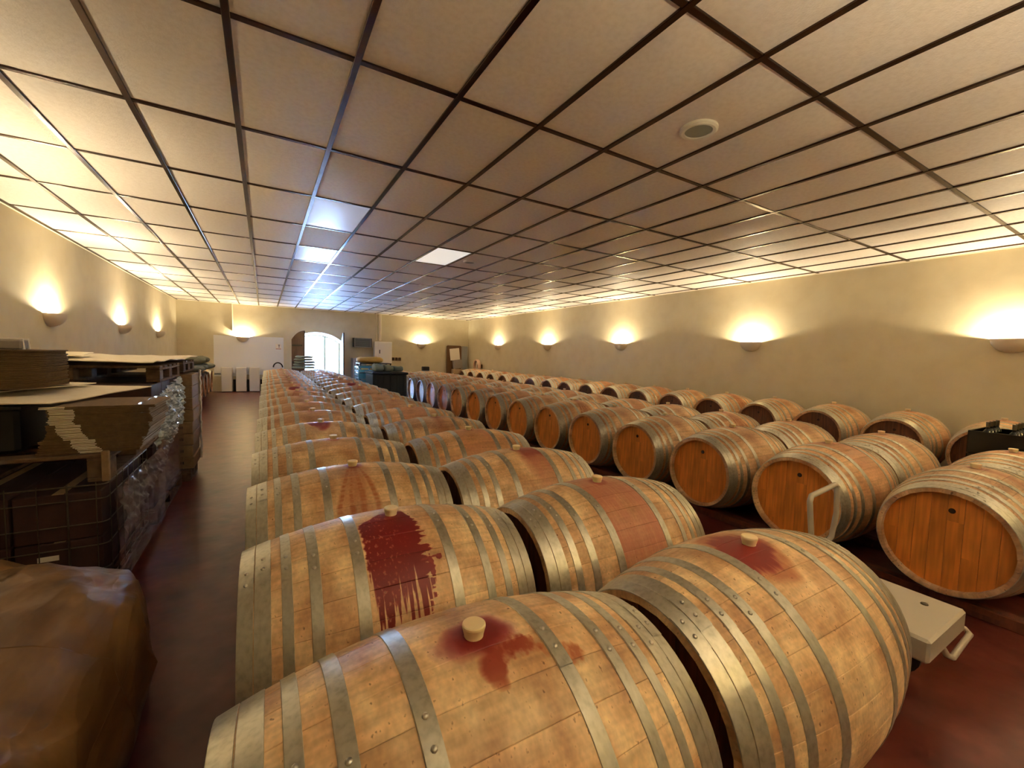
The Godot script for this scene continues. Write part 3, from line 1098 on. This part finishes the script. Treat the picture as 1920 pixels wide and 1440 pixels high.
func sheet(called: String, m: Material, corners: Array, wave: float, sd: int, th := 0.006, parent: Node3D = null) -> MeshInstance3D:
	var nz := noise(0.9, sd, 2)
	var b := MB.new()
	for side in 2:
		var f := func(i, j):
			var u: float = i / 16.0
			var v: float = j / 16.0
			var p: Vector3 = corners[0].lerp(corners[1], u).lerp(corners[3].lerp(corners[2], u), v)
			return p + Vector3(0, nz.get_noise_2d(p.x * 2.0, p.z * 2.0) * wave - th * side, 0)
		b.grid(16, 16, f, Vector3.UP if side == 0 else Vector3.DOWN)
	for e in 4:
		var q := []
		for k in 17:
			var w := k / 16.0
			var u: float = [w, 1.0, w, 0.0][e]
			var v: float = [0.0, w, 1.0, w][e]
			var p: Vector3 = corners[0].lerp(corners[1], u).lerp(corners[3].lerp(corners[2], u), v)
			q.append(p + Vector3(0, nz.get_noise_2d(p.x * 2.0, p.z * 2.0) * wave, 0))
		var mid: Vector3 = (corners[0] + corners[1] + corners[2] + corners[3]) / 4.0
		for k in 16:
			b.quad(q[k], q[k + 1], q[k + 1] - Vector3(0, th, 0), q[k] - Vector3(0, th, 0), (q[k] - mid) * Vector3(1, 0, 1))
	return build(called, b, m, parent)

# upright film with folds, facing +x: from (z0) to (z1), rising from y0 to y1
func film(called: String, m: Material, x: float, z0: float, z1: float, y0: Callable, y1: Callable, amp: float, sd: int, parent: Node3D) -> MeshInstance3D:
	var nz := noise(1.0, sd, 3)
	var b := MB.new()
	var f := func(i, j):
		var u: float = i / 60.0
		var v: float = j / 90.0
		var z := lerpf(z0, z1, u)
		var y := lerpf(y0.call(u), y1.call(u), v)
		var fold := nz.get_noise_2d(z * 1.2 + y * 1.6, y * 7.0 - z * 1.5) if m != M.film_crumpled else nz.get_noise_2d(z * 9.0 + y * 4.0, y * 9.0 - z * 6.0)
		return Vector3(x + amp * fold + amp * 0.8 * sin(v * PI), y, z)
	b.grid(60, 90, f, Vector3.RIGHT)
	return build(called, b, m, parent)

# soft flattened sack
func sack(called: String, label: String, cat: String, m: Material, at: Vector3, s: Vector3, turn: float, sd: int, group := "") -> MeshInstance3D:
	var nz := noise(1.4, sd, 3)
	var b := MB.new()
	var f := func(i, j):
		var th: float = TAU * i / 28.0
		var ph: float = PI * (j / 14.0 - 0.5)
		var c := cos(th)
		var q := sin(th)
		var e := 0.45
		var p := Vector3(signf(c) * pow(absf(c), e) * pow(cos(ph), 0.35) * s.x * 0.5, (sin(ph) * 0.5 + 0.5) * s.y, signf(q) * pow(absf(q), e) * pow(cos(ph), 0.35) * s.z * 0.5)
		return p + Vector3(0, nz.get_noise_3d(p.x * 3.0 + sd, p.y * 3.0, p.z * 3.0) * s.y * 0.25 * (sin(ph) * 0.5 + 0.5), 0)
	b.grid(28, 14, f, Vector3(0, s.y * 0.5, 0), true)
	var o := build(called, b, m)
	o.position = at
	o.rotation.y = turn
	tag(o, label, cat, group)
	return o

func left_goods() -> void:
	# a low load under a brown plastic cover, nearest the camera
	var nz := noise(1.0, 31, 4)
	var o := thing("covered_pallet", "bulging brown plastic cover over a low load in the left foreground", "covered load", Vector3(-1.44, 0, -1.86))
	var b := MB.new()
	var ring := func(i: int) -> Vector2:
		var th := TAU * i / 72.0
		var c := cos(th)
		var s := sin(th)
		return Vector2(signf(c) * pow(absf(c), 0.48), signf(s) * pow(absf(s), 0.48))
	var f := func(i, j):
		var e: Vector2 = ring.call(i % 72)
		var t: float = minf(j / 16.0, 1.0)
		var drop: float = maxf(j - 16, 0) / 8.0
		var out := t * (1.0 + 0.05 * sin(drop * PI))
		var x := e.x * out * 0.98
		var z := e.y * out * 0.86
		var y := 0.645 - 0.09 * pow(t, 5.0) + 0.10 * exp(-((x - 0.2) * (x - 0.2) + (z + 0.7) * (z + 0.7)) * 6.0)
		y += nz.get_noise_2d(x * 1.6, z * 1.6) * 0.08 + nz.get_noise_2d(x * 5.0 + 9.0, z * 4.0) * 0.03
		var fold := nz.get_noise_2d(atan2(z, x) * 4.0, drop * 1.5 + 20.0) * 0.06 * minf(drop * 3.0, 1.0)
		return Vector3(x * (1.0 + fold), lerpf(y, 0.0, pow(drop, 0.8)), z * (1.0 + fold))
	b.grid(72, 24, f, Vector3(0, 0.2, 0), true, func(i, j): return Vector2(cos(TAU * i / 72.0), sin(TAU * i / 72.0)) * (j / 24.0))
	build("plastic_cover", b, M.cover, o)

	# wire cage with cartons in it, a pallet on top
	pallet("wooden pallet on the floor under the wire cage", Vector3(-1.42, 0, -3.9), 1.2, 1.05)
	o = thing("wire_cage", "thin steel wire cage around dark cartons behind the plastic cover", "cage", Vector3(-1.42, 0.15, -3.87))
	var x1 := 0.6
	var z1 := 0.52
	for y in [0.02, 0.10, 0.25, 0.385, 0.53, 0.615]:
		b = MB.new()
		var r := 0.04
		var loop := []
		for q in [[x1 - r, z1 - r, 0.0], [-x1 + r, z1 - r, 0.25], [-x1 + r, -z1 + r, 0.5], [x1 - r, -z1 + r, 0.75]]:
			for k in 5:
				var an: float = TAU * (q[2] + 0.25 * k / 4.0)
				loop.append(Vector3(q[0] + cos(an) * r, y, q[1] + sin(an) * r))
		loop.append(loop[0])
		b.tube(loop, 0.0034 if y != 0.615 else 0.005, 6, false)
		build("wire", b, M.wire, o)
	for k in 10:
		b = MB.new()
		var x := lerpf(-x1 + 0.045, x1 - 0.045, k / 9.0)
		b.tube([Vector3(x, 0.0, z1 + 0.004), Vector3(x, 0.63, z1 + 0.004)], 0.0026 if k != 8 else 0.005, 6)
		build("wire", b, M.wire, o)
	for k in 8:
		b = MB.new()
		var z := lerpf(-z1 + 0.05, z1 - 0.05, k / 7.0)
		b.tube([Vector3(x1 + 0.004, 0.0, z), Vector3(x1 + 0.004, 0.63, z)], 0.0026, 6)
		build("wire", b, M.wire, o)
	var col := ["left", "middle", "right"]
	for i in 3:
		for j in 2:
			var c := thing("carton", "dark brown carton inside the wire cage, %s of the %s layer" % [col[i], ["lower", "upper"][j]], "carton", Vector3(-1.81 + 0.385 * i, 0.152 + 0.285 * j, -3.87), "cartons in the wire cage")
			bx("box", M.carton, c, Vector3(0, 0.14, 0), Vector3(0.37, 0.28, 0.96), 0.006)
			bx("tape", M.card, c, Vector3(0, 0.2805, 0), Vector3(0.05, 0.0015, 0.96), 0.0)
			if i == 2 and j == 0:
				bx("paper_label", M.paper, c, Vector3(-0.05, 0.19, 0.4805), Vector3(0.09, 0.03, 0.001), 0.0)
	o = pallet("wooden pallet lying on top of the wire cage under flattened cardboard", Vector3(-1.4, 0.785, -4.02), 1.2, 1.36, 0.0, 0.165)
	for k in 1:
		bx("corner_post", M.case_wood, o, Vector3(0.585, 0.092, 0.685 - 0.9 * k), Vector3(0.035, 0.18, 0.03))

	# bundle of flattened boxes, pale torn flutes down its front
	rng.seed = 21
	o = thing("cardboard_bundle", "leaning bundle of flattened brown cardboard boxes with a torn pale strip", "cardboard", Vector3(-0.9, 0.952, -3.64))
	b = MB.new()
	var pale := MB.new()
	var side := MB.new()
	var shift := 0.0
	for k in 34:
		shift += rng.randf_range(-0.006, 0.0055)
		if k % 11 == 10:
			shift += rng.randf_range(-0.03, 0.03)
		var y := 0.004 + k * 0.0082
		var dz := rng.randf_range(-0.006, 0.006)
		b.box(Vector3(shift, y, dz), Vector3(0.45, 0.0066, 0.52))
		var px := -0.03 - shift * 1.4 + (33 - k) * 0.0016 + rng.randf_range(-0.004, 0.004)
		pale.box(Vector3(px, y, dz + 0.261), Vector3(0.105, 0.0046, 0.004))
		side.box(Vector3(shift + 0.2255, y, dz), Vector3(0.004, 0.0046, 0.5))
	var st := build("board_stack", b, M.card_dark, o)
	st.set_meta("kind", "stuff")
	st = build("torn_strip", pale, M.card_pale, o)
	st.set_meta("kind", "stuff")
	st = build("cut_edge", side, M.card_grey, o)
	st.set_meta("kind", "stuff")
	film("shrink_film", M.film, 0.238, 0.275, -0.25, func(u): return 0.0, func(u): return 0.29, 0.012, 33, o)
	tag(sheet("cardboard_sheet", M.card_pale, [Vector3(-1.95, 1.25, -3.66), Vector3(-1.06, 1.25, -3.42), Vector3(-0.8, 1.262, -4.5), Vector3(-1.75, 1.265, -4.85)], 0.006, 41), "large pale cardboard sheet lying across the flattened boxes", "cardboard", "loose cardboard sheets")
	tag(sheet("cardboard_sheet", M.card_pale, [Vector3(-2.4, 1.28, -3.85), Vector3(-1.5, 1.28, -3.7), Vector3(-1.15, 1.29, -4.55), Vector3(-2.1, 1.29, -4.85)], 0.004, 43), "second pale cardboard sheet under the tall stack of brown dividers", "cardboard", "loose cardboard sheets")
	o = thing("black_crate", "black plastic crate with a small white label beside the cardboard bundle", "crate", Vector3(-1.62, 0.952, -3.95))
	bx("body", M.black, o, Vector3(0, 0.135, 0), Vector3(0.8, 0.27, 0.9), 0.02)
	bx("rim", M.black, o, Vector3(0, 0.265, 0), Vector3(0.83, 0.03, 0.93), 0.008)
	bx("paper_label", M.paper, o, Vector3(0.26, 0.05, 0.4515), Vector3(0.12, 0.04, 0.002), 0.0, Basis(Vector3.BACK, 0.2))

	# tall round-cornered stack of corrugated dividers with grey trays on it
	o = thing("divider_stack", "tall stack of brown corrugated dividers at the left edge", "cardboard", Vector3(-1.66, 1.3, -4.15))
	b = MB.new()
	for k in 27:
		var poly := PackedVector2Array()
		var jx := rng.randf_range(-0.008, 0.008)
		var jz := rng.randf_range(-0.006, 0.006)
		for q in 28:
			var th := TAU * q / 28.0
			poly.append(Vector2(signf(cos(th)) * pow(absf(cos(th)), 0.5) * 0.42 + jx, signf(sin(th)) * pow(absf(sin(th)), 0.5) * 0.36 + jz))
		b.extrude(poly, 0.0, 0.0068, Transform3D(Basis(Vector3(1, 0, 0), Vector3(0, 0, 1), Vector3(0, 1, 0)), Vector3(0, k * 0.0092, 0)))
	st = build("divider_layers", b, M.card_dark, o)
	st.set_meta("kind", "stuff")
	for k in 2:
		var t := thing("grey_tray", ["grey cardboard tray with white straps on the divider stack, left one", "grey cardboard tray with white straps on the divider stack, right one"][k], "tray", Vector3(-1.72 + 0.24 * k, 1.548, -4.1), "strapped grey trays", 0.2)
		bx("tray", M.card_grey, t, Vector3(0, 0.03, 0), Vector3(0.2, 0.06, 0.34), 0.008)
		for q in 2:
			b = MB.new()
			b.tube([Vector3(-0.103 + 0.0, 0.0, 0.1 - 0.2 * q), Vector3(-0.1, 0.066, 0.1 - 0.2 * q), Vector3(0.1, 0.066, 0.1 - 0.2 * q), Vector3(0.103, 0.0, 0.1 - 0.2 * q)], 0.008, 6)
			build("strap", b, M.white_paint, t)

	# second load: cartons on a pallet, shrink-wrapped on the aisle side
	pallet("wooden pallet on the floor under the shrink-wrapped cartons", Vector3(-1.43, 0, -5.4), 1.2, 1.3)
	o = thing("wrapped_load", "tall load of red-brown cartons in creased shiny stretch film", "wrapped load", Vector3(-1.43, 0.15, -5.4))
	for i in 3:
		for j in 4:
			for k in 2:
				bx("carton", M.carton, o, Vector3(-0.29 + 0.58 * k, 0.14 + 0.275 * j, -0.43 + 0.43 * i), Vector3(0.575, 0.272, 0.425), 0.006)
	film("stretch_film", M.film, 0.605, 0.64, -0.68, func(u): return 0.0, func(u): return 0.56 + 0.03 * sin(u * 7.0), 0.012, 51, o)
	film("crumpled_film", M.film_crumpled, 0.6, 0.64, -0.66, func(u): return 0.52 + 0.06 * sin(u * 9.0), func(u): return 0.98 + 0.13 * u, 0.045, 53, o)
	# film that hangs from the cage's top wire to the second load
	b = MB.new()
	var nf := noise(1.0, 57, 3)
	var f2 := func(i, j):
		var u: float = i / 60.0
		var v: float = j / 90.0
		var z := lerpf(-3.34, -4.74, u)
		var y := lerpf(0.06, 0.72 - 0.02 * u, v)
		var fold := nf.get_noise_2d(z * 1.2 + y * 1.6, y * 7.0 - z * 1.5)
		return Vector3(-0.785 + 0.012 * fold + 0.02 * sin(v * PI), y, z)
	b.grid(60, 90, f2, Vector3.RIGHT)
	var band := MB.new()  # extra paler layer standing in for the sheen along the upper film
	var f3 := func(i, j):
		var u: float = i / 60.0
		var v: float = j / 20.0
		var z := lerpf(-3.36, -4.74, u)
		var y := lerpf(0.40 + 0.2 * u, 0.735 - 0.01 * u, v)
		var fold := nf.get_noise_2d(z * 2.0 + y * 3.0 + 30.0, y * 14.0 - z * 7.0)
		return Vector3(-0.745 + 0.03 * fold, y, z)
	band.grid(60, 20, f3, Vector3.RIGHT)
	var sf := build("stretch_film", b, M.film)
	build("film_gleam", band, M.film_gleam, sf)
	tag(sf, "creased clear stretch film down the aisle side of the wire cage", "film")
	pallet("wooden pallet on top of the shrink-wrapped cartons, blocks showing", Vector3(-1.45, 1.262, -5.5), 1.25, 1.05, 0.0, 0.15)
	pallet("second wooden pallet on top, above the stacked wooden cases", Vector3(-1.42, 1.29, -6.5), 1.25, 0.85, 0.0, 0.14)
	tag(sheet("cardboard_sheet", M.card_pale, [Vector3(-2.3, 1.462, -4.88), Vector3(-0.86, 1.455, -4.9), Vector3(-0.76, 1.465, -6.95), Vector3(-2.3, 1.475, -7.0)], 0.02, 61, 0.008), "long pale cardboard sheet over the upper pallets against the wall", "cardboard", "loose cardboard sheets")
	tag(sheet("cardboard_sheet", M.card_pale, [Vector3(-2.25, 1.5, -4.95), Vector3(-1.35, 1.495, -5.0), Vector3(-1.5, 1.51, -5.9), Vector3(-2.3, 1.51, -5.9)], 0.008, 63, 0.006), "smaller pale cardboard sheet lying on top of the long one", "cardboard", "loose cardboard sheets")

	# third load: wooden cases in layers, a torn film edge hanging beside them
	pallet("wooden pallet on the floor under the stacked wooden cases", Vector3(-1.36, 0, -6.45), 1.2, 0.6)
	o = thing("case_stack", "stack of flat tan wooden cases beyond the shrink-wrapped cartons", "wooden cases", Vector3(-1.36, 0.15, -6.45))
	for j in 8:
		bx("case", M.case_wood, o, Vector3(rng.randf_range(-0.008, 0.008), 0.07 + 0.14 * j, rng.randf_range(-0.006, 0.006)), Vector3(1.26, 0.136, 0.6), 0.006)
		bx("hand_hole", M.black, o, Vector3(0.52, 0.075 + 0.14 * j, 0.306), Vector3(0.035, 0.03, 0.006), 0.0)
	b = MB.new()
	var edge := []
	for k in 40:
		edge.append(Vector3(0.645 + 0.012 * nz.get_noise_2d(k * 0.9, 3.0), 1.15 * k / 39.0, -0.29 + 0.04 * nz.get_noise_2d(k * 0.6, 8.0)))
	b.tube(edge, 0.013, 6)
	build("film_edge", b, M.white_paint, o)

	# sacks over the barrels by the left wall
	var where := [[-1.78, 0.945, -13.2, 0.9, 0.17, 0.8], [-1.72, 0.945, -14.1, 0.8, 0.17, 0.8], [-1.74, 1.14, -13.65, 0.85, 0.2, 0.8], [-1.7, 0.945, -15.0, 0.8, 0.17, 0.8], [-1.7, 1.14, -14.6, 0.75, 0.18, 0.8], [-1.68, 0.945, -15.9, 0.75, 0.16, 0.8]]
	var at := ["lowest and nearest on the barrels", "second on the barrels", "lying over the first two", "third on the barrels", "lying over the second and third", "farthest on the barrels"]
	for k in where.size():
		var q = where[k]
		sack("folded_sack", "folded grey-green cloth sack by the left wall, " + at[k], "sack", M.sack, Vector3(q[0], q[1], q[2]), Vector3(q[3], q[4], q[5]), 0.15 * (k % 3 - 1), 70 + k, "grey sacks by the left wall")

# ---------------------------------------------------------------- things at the back, in the middle aisle and on the right
func back_things() -> void:
	var b: MB
	for k in 3:
		var o := thing("white_cabinet", "white upright cabinet against the back wall, %s of three" % ["left", "middle", "right"][k], "cabinet", Vector3(-1.145 + [0.0, 0.435, 0.845][k], 0, -18.2), "three white cabinets by the back wall")
		bx("body", M.white_paint, o, Vector3(0, 0.455, 0), Vector3(0.32, 0.87, 0.3), 0.008)
		bx("plinth", M.black, o, Vector3(0, 0.012, 0), Vector3(0.3, 0.024, 0.28), 0.002)
	for k in 3:
		bx("cable_box", M.black, null, Vector3([-0.928, -0.5, -0.08][k], 0.22, -18.3), Vector3(0.08, 0.44, 0.1), 0.004)
	for k in 3:
		tag(get_node("cable_box" if k == 0 else "cable_box_%03d" % k), "narrow black box on the floor right of the %s white cabinet" % ["left", "middle", "right"][k], "box", "black boxes between the white cabinets")
	# fire sign
	var o := thing("wall_sign", "small white sign with a black T and red foot on the back wall", "sign", Vector3(0.485, 1.68, WALL_B))
	bx("plate", M.paper, o, Vector3(0, 0, 0.005), Vector3(0.19, 0.2, 0.008), 0.002)
	b = MB.new()
	b.box(Vector3(0.02, 0.06, 0.01), Vector3(0.07, 0.02, 0.003))
	b.box(Vector3(0.02, 0.01, 0.01), Vector3(0.02, 0.1, 0.003))
	build("mark", b, M.black, o)
	bx("foot_band", M.red, o, Vector3(0, -0.085, 0.01), Vector3(0.17, 0.02, 0.003), 0.0)
	# heater / cooler unit
	o = thing("cooling_unit", "dark grey slatted cooling unit on the back wall by the open door", "cooling unit", Vector3(3.53, 1.95, WALL_B + 0.002))
	bx("housing", M.grey_metal, o, Vector3(0, 0, 0.11), Vector3(0.7, 0.38, 0.22), 0.015)
	for k in 7:
		bx("slat", M.dark_grille, o, Vector3(0, -0.14 + 0.046 * k, 0.224), Vector3(0.6, 0.03, 0.012), 0.002, Basis(Vector3.RIGHT, 0.5))
	for s in [-1.0, 1.0]:
		bx("end_cap", M.black, o, Vector3(0.345 * s, 0, 0.115), Vector3(0.03, 0.37, 0.225), 0.004)
	# electrical cabinet
	o = thing("electrical_cabinet", "white metal electrical cabinet with black handle on the back wall", "cabinet", Vector3(4.36, 1.1, WALL_B + 0.045))
	bx("body", M.white_paint, o, Vector3(0, 0.46, 0.12), Vector3(0.72, 0.92, 0.24), 0.01)
	bx("door", M.white_paint, o, Vector3(0.07, 0.46, 0.25), Vector3(0.56, 0.86, 0.02), 0.006)
	bx("handle", M.black, o, Vector3(-0.16, 0.5, 0.27), Vector3(0.035, 0.16, 0.02), 0.006)
	for k in 3:
		o = thing("wall_socket", "brown wall socket right of the electrical cabinet, %s of three" % ["left", "middle", "right"][k], "socket", Vector3(4.84 + 0.14 * k, 1.25, WALL_B), "three sockets beside the electrical cabinet")
		bx("box", M.brown_board, o, Vector3(0, 0.05, 0.04), Vector3(0.1, 0.14, 0.08), 0.01)
		bx("cap", M.black, o, Vector3(0, 0.06, 0.085), Vector3(0.06, 0.06, 0.02), 0.006)
	# leaning boards in the far right corner
	o = thing("brown_board", "brown board with rounded corners standing in the far right corner", "board", Vector3(7.63, 0, -18.28))
	b = MB.new()
	var poly := PackedVector2Array()
	for q in [[0.3, 1.92, 0.0], [-0.3, 1.92, 0.25]]:
		for k in 5:
			var an: float = TAU * (q[2] + 0.25 * k / 4.0)
			poly.append(Vector2(q[0] + cos(an) * 0.06, q[1] + sin(an) * 0.06))
	poly.append(Vector2(-0.36, 0.0)); poly.append(Vector2(0.36, 0.0))
	b.extrude(poly, -0.02, 0.02)
	build("panel", b, M.brown_board, o)
	o = thing("paper_notice", "blank white paper pinned askew on the brown board", "paper", Vector3(7.66, 1.58, -18.25))
	bx("sheet", M.paper, o, Vector3.ZERO, Vector3(0.48, 0.54, 0.006), 0.0, Basis(Vector3.BACK, 0.12))
	o = thing("grey_carton", "tilted grey carton below the white paper notice", "carton", Vector3(7.74, 0.92, -18.1))
	bx("box", M.card_grey, o, Vector3(0, 0.2, 0), Vector3(0.42, 0.38, 0.2), 0.01, Basis(Vector3.BACK, 0.12))
	o = thing("carton", "plain carton standing on the floor under the tilted grey carton", "carton", Vector3(7.74, 0, -18.1))
	bx("box", M.card, o, Vector3(0, 0.45, 0), Vector3(0.5, 0.9, 0.26), 0.01)
	o = thing("leaning_screen", "pale grey screen leaning beside the brown board in the corner", "panel", Vector3(8.16, 0, -18.27))
	bx("panel", M.grey_metal, o, Vector3(0, 0.98, 0), Vector3(0.3, 1.96, 0.04), 0.008)
	o = thing("hose_reel", "pinkish coiled hose reel by the right wall at the far end", "hose reel", Vector3(8.2, 1.08, -16.9))
	for k in 4:
		b = MB.new()
		var loop := []
		for q in 25:
			var an := TAU * q / 24.0
			loop.append(Vector3(-0.03 * k, cos(an) * (0.28 - 0.012 * (k % 2)), sin(an) * (0.26 - 0.012 * (k % 2))))
		b.tube(loop, 0.028, 8, false)
		build("hose", b, M.pink, o)
	bx("bracket", M.brown_board, o, Vector3(0.1, 0, 0), Vector3(0.2, 0.16, 0.16), 0.01)

	# navy bin and what is round it
	o = thing("plastic_bin", "big dark navy plastic bin standing in the middle aisle", "bin", Vector3(2.86, 0, -11.6))
	b = MB.new()
	bx("body", M.navy, o, Vector3(0, 0.6, 0), Vector3(0.88, 0.9, 1.0), 0.06)
	bx("rim", M.navy, o, Vector3(0, 1.035, 0), Vector3(0.94, 0.06, 1.06), 0.02)
	for k in 5:
		bx("rib", M.navy, o, Vector3(-0.36 + 0.18 * k, 0.6, 0.51), Vector3(0.03, 0.8, 0.03), 0.008)
	for k in 3:
		bx("foot", M.navy, o, Vector3(-0.35 + 0.35 * k, 0.075, 0), Vector3(0.12, 0.15, 0.96), 0.01)
	var up := ["lowest", "second", "third", "topmost"]
	for k in 4:
		o = thing("slotted_crate", "pale blue slotted crate stacked behind the navy bin, %s of four" % up[k], "crate", Vector3(2.47, 0.3 * k, -12.5), "stack of blue slotted crates")
		for s in [-1.0, 1.0]:
			for q in 3:
				bx("side_bar", M.blue_crate, o, Vector3(0.2 * s, 0.03 + 0.11 * q, 0), Vector3(0.014, 0.05, 0.6), 0.003)
				bx("end_bar", M.blue_crate, o, Vector3(0, 0.03 + 0.11 * q, 0.3 * s), Vector3(0.4, 0.05, 0.014), 0.003)
			for w in [-1.0, 1.0]:
				bx("corner", M.blue_crate, o, Vector3(0.2 * s, 0.145, 0.3 * w), Vector3(0.03, 0.29, 0.03), 0.004)
		bx("base", M.blue_crate, o, Vector3(0, 0.006, 0), Vector3(0.4, 0.012, 0.6), 0.0)
	for k in 3:
		sack("grey_bag", "crumpled grey plastic bag on the navy bin, %s" % ["left one", "middle one", "right one"][k], "bag", M.sack_blue, Vector3(2.62 + 0.26 * k, 1.075, -11.5), Vector3(0.25, 0.2 - 0.03 * k, 0.5), 0.0, 90 + k, "grey bags on the navy bin")
	o = thing("steel_rack", "low dark steel rack carrying straw-coloured sacks near the back wall", "rack", Vector3(3.28, 0, -15.0))
	for sx in [-0.5, 0.5]:
		for sz in [-0.3, 0.3]:
			bx("leg", M.black, o, Vector3(sx, 0.6, sz), Vector3(0.04, 1.2, 0.04), 0.003)
	for y in [0.86, 1.19]:
		bx("shelf", M.black, o, Vector3(0, y, 0), Vector3(1.06, 0.03, 0.66), 0.004)
	sack("straw_sack", "straw-coloured sack on top of the dark steel rack", "sack", M.straw, Vector3(3.15, 1.206, -15.0), Vector3(0.85, 0.2, 0.5), 0.05, 95, "straw-coloured sacks on the rack")
	sack("straw_sack", "straw-coloured sack on the lower shelf of the dark steel rack", "sack", M.straw, Vector3(3.2, 0.876, -15.0), Vector3(0.85, 0.22, 0.5), 0.0, 96, "straw-coloured sacks on the rack")
	o = thing("steel_cabinet", "grey-blue metal cabinet between the open door and the rack", "cabinet", Vector3(3.25, 0, -17.5))
	bx("body", M.grey_metal, o, Vector3(0, 0.66, 0), Vector3(0.5, 1.32, 0.5), 0.012)
	bx("door", M.grey_metal, o, Vector3(0, 0.7, 0.255), Vector3(0.44, 1.16, 0.014), 0.004)
	bx("handle", M.black, o, Vector3(0.16, 0.75, 0.272), Vector3(0.02, 0.12, 0.02), 0.004)
	for k in 5:
		sack("folded_sack", "folded blue-grey sack stacked on far barrels before the door, %s of five" % ["lowest", "second", "third", "fourth", "topmost"][k], "sack", M.sack_blue, Vector3(1.18 + 0.02 * (k % 3), 0.945 + 0.09 * k, -16.15), Vector3(0.72 - 0.04 * k, 0.075, 0.6), 0.1 * (k % 3 - 1), 110 + k, "blue-grey sacks on the far barrels")
	b = MB.new()
	var arc := []
	for k in 14:
		var an := PI * k / 13.0
		arc.append(Vector3(0.42 + cos(an) * 0.14, 0.955 + sin(an) * 0.16, -16.7))
	b.tube(arc, 0.02, 8)
	tag(build("hose_loop", b, M.black_gloss), "short loop of dark hose on a far barrel in front of the white cabinets", "hose")
	o = thing("small_pump", "small black pump box on the far barrels under the back wall lamp", "pump", Vector3(5.35, 0.9, -15.6))
	bx("body", M.black, o, Vector3(0, 0.1, 0), Vector3(0.26, 0.16, 0.2), 0.02)
	bx("base", M.grey_metal, o, Vector3(0, 0.012, 0), Vector3(0.3, 0.024, 0.22), 0.004)

func right_things() -> void:
	var b: MB
	# low grey trolley between the lines, its push handle at the far end
	var o := thing("trolley", "low pale grey steel trolley with a bent push handle beside the barrels", "trolley", Vector3(2.72, 0, -0.98))
	bx("deck", M.pale_metal, o, Vector3(0, 0.36, 0), Vector3(0.5, 0.11, 0.84), 0.012)
	for q in [[0.12, 0.3], [-0.1, 0.2], [0.15, -0.1]]:
		b = MB.new()
		b.lathe([Vector2(0.0, 0.016), Vector2(0.006, 0.014), Vector2(0.008, 0.0)], Transform3D(Basis(Vector3(0, 1, 0), Vector3(1, 0, 0), Vector3(0, 0, -1)), Vector3(q[0], 0.415, q[1])), 12)
		build("bolt", b, M.wire, o)
	for sx in [-0.2, 0.16]:
		for sz in [-0.33, 0.2]:
			b = MB.new()
			b.lathe([Vector2(-0.02, 0.0), Vector2(-0.02, 0.09), Vector2(-0.014, 0.1), Vector2(0.014, 0.1), Vector2(0.02, 0.09), Vector2(0.02, 0.0)], Transform3D(Basis(), Vector3(sx, 0.1, sz)), 20)
			build("wheel", b, M.black, o)
			bx("fork", M.pale_metal, o, Vector3(sx, 0.23, sz), Vector3(0.07, 0.16, 0.05), 0.004)
	b = MB.new()
	b.tube([Vector3(0.26, 0.36, -0.30), Vector3(0.29, 0.42, -0.28), Vector3(0.20, 0.62, -0.26), Vector3(0.145, 0.76, -0.25), Vector3(0.16, 0.795, -0.25), Vector3(0.47, 0.825, -0.25), Vector3(0.495, 0.81, -0.25), Vector3(0.54, 0.62, -0.26), Vector3(0.55, 0.45, -0.28), Vector3(0.51, 0.38, -0.30), Vector3(0.26, 0.34, -0.30)], 0.016, 10)
	build("push_handle", b, M.pale_metal, o)
	b = MB.new()
	b.tube([Vector3(0.22, 0.32, 0.28), Vector3(0.48, 0.22, 0.34), Vector3(0.52, 0.2, 0.37), Vector3(0.49, 0.195, 0.395), Vector3(0.14, 0.2, 0.41), Vector3(0.1, 0.22, 0.40), Vector3(0.06, 0.31, 0.36)], 0.014, 8)
	build("tow_loop", b, M.pale_metal, o)
	# crates of bottles between the last two lines, at the right edge
	for k in 4:
		o = thing("bottle_crate", "black plastic bottle crate at the right edge, %s of its stack" % ["lowest", "second", "third", "topmost"][k], "crate", Vector3(6.66, 0.24 * k, -1.12), "stacked bottle crates")
		for s in [-1.0, 1.0]:
			bx("side_wall", M.black_gloss, o, Vector3(0.28 * s, 0.12, 0), Vector3(0.016, 0.23, 0.4), 0.003)
			bx("end_wall", M.black_gloss, o, Vector3(0, 0.12, 0.2 * s), Vector3(0.57, 0.23, 0.016), 0.003)
		bx("base", M.black_gloss, o, Vector3(0, 0.01, 0), Vector3(0.56, 0.02, 0.4), 0.0)
	for i in 4:
		for j in 2:
			o = thing("bottle", "dark wine bottle standing in the topmost black crate, %s row, %s" % [["near", "far"][1 - j], NTH[i] + " from the left"], "bottle", Vector3(6.48 + 0.12 * i, 0.742, -1.21 + 0.18 * j), "bottles in the topmost crate")
			b = MB.new()
			b.lathe([Vector2(0.0, 0.0), Vector2(0.0, 0.036), Vector2(0.006, 0.038), Vector2(0.19, 0.038), Vector2(0.215, 0.03), Vector2(0.235, 0.015), Vector2(0.29, 0.0135), Vector2(0.292, 0.0155), Vector2(0.305, 0.0155), Vector2(0.305, 0.0)], Transform3D(Basis(Vector3(0, 1, 0), Vector3(1, 0, 0), Vector3(0, 0, -1)), Vector3.ZERO), 16)
			build("glass_body", b, M.bottle, o)
			b = MB.new()
			b.lathe([Vector2(0.255, 0.0148), Vector2(0.308, 0.0165), Vector2(0.309, 0.0)], Transform3D(Basis(Vector3(0, 1, 0), Vector3(1, 0, 0), Vector3(0, 0, -1)), Vector3.ZERO), 14)
			build("capsule", b, M.wire, o)
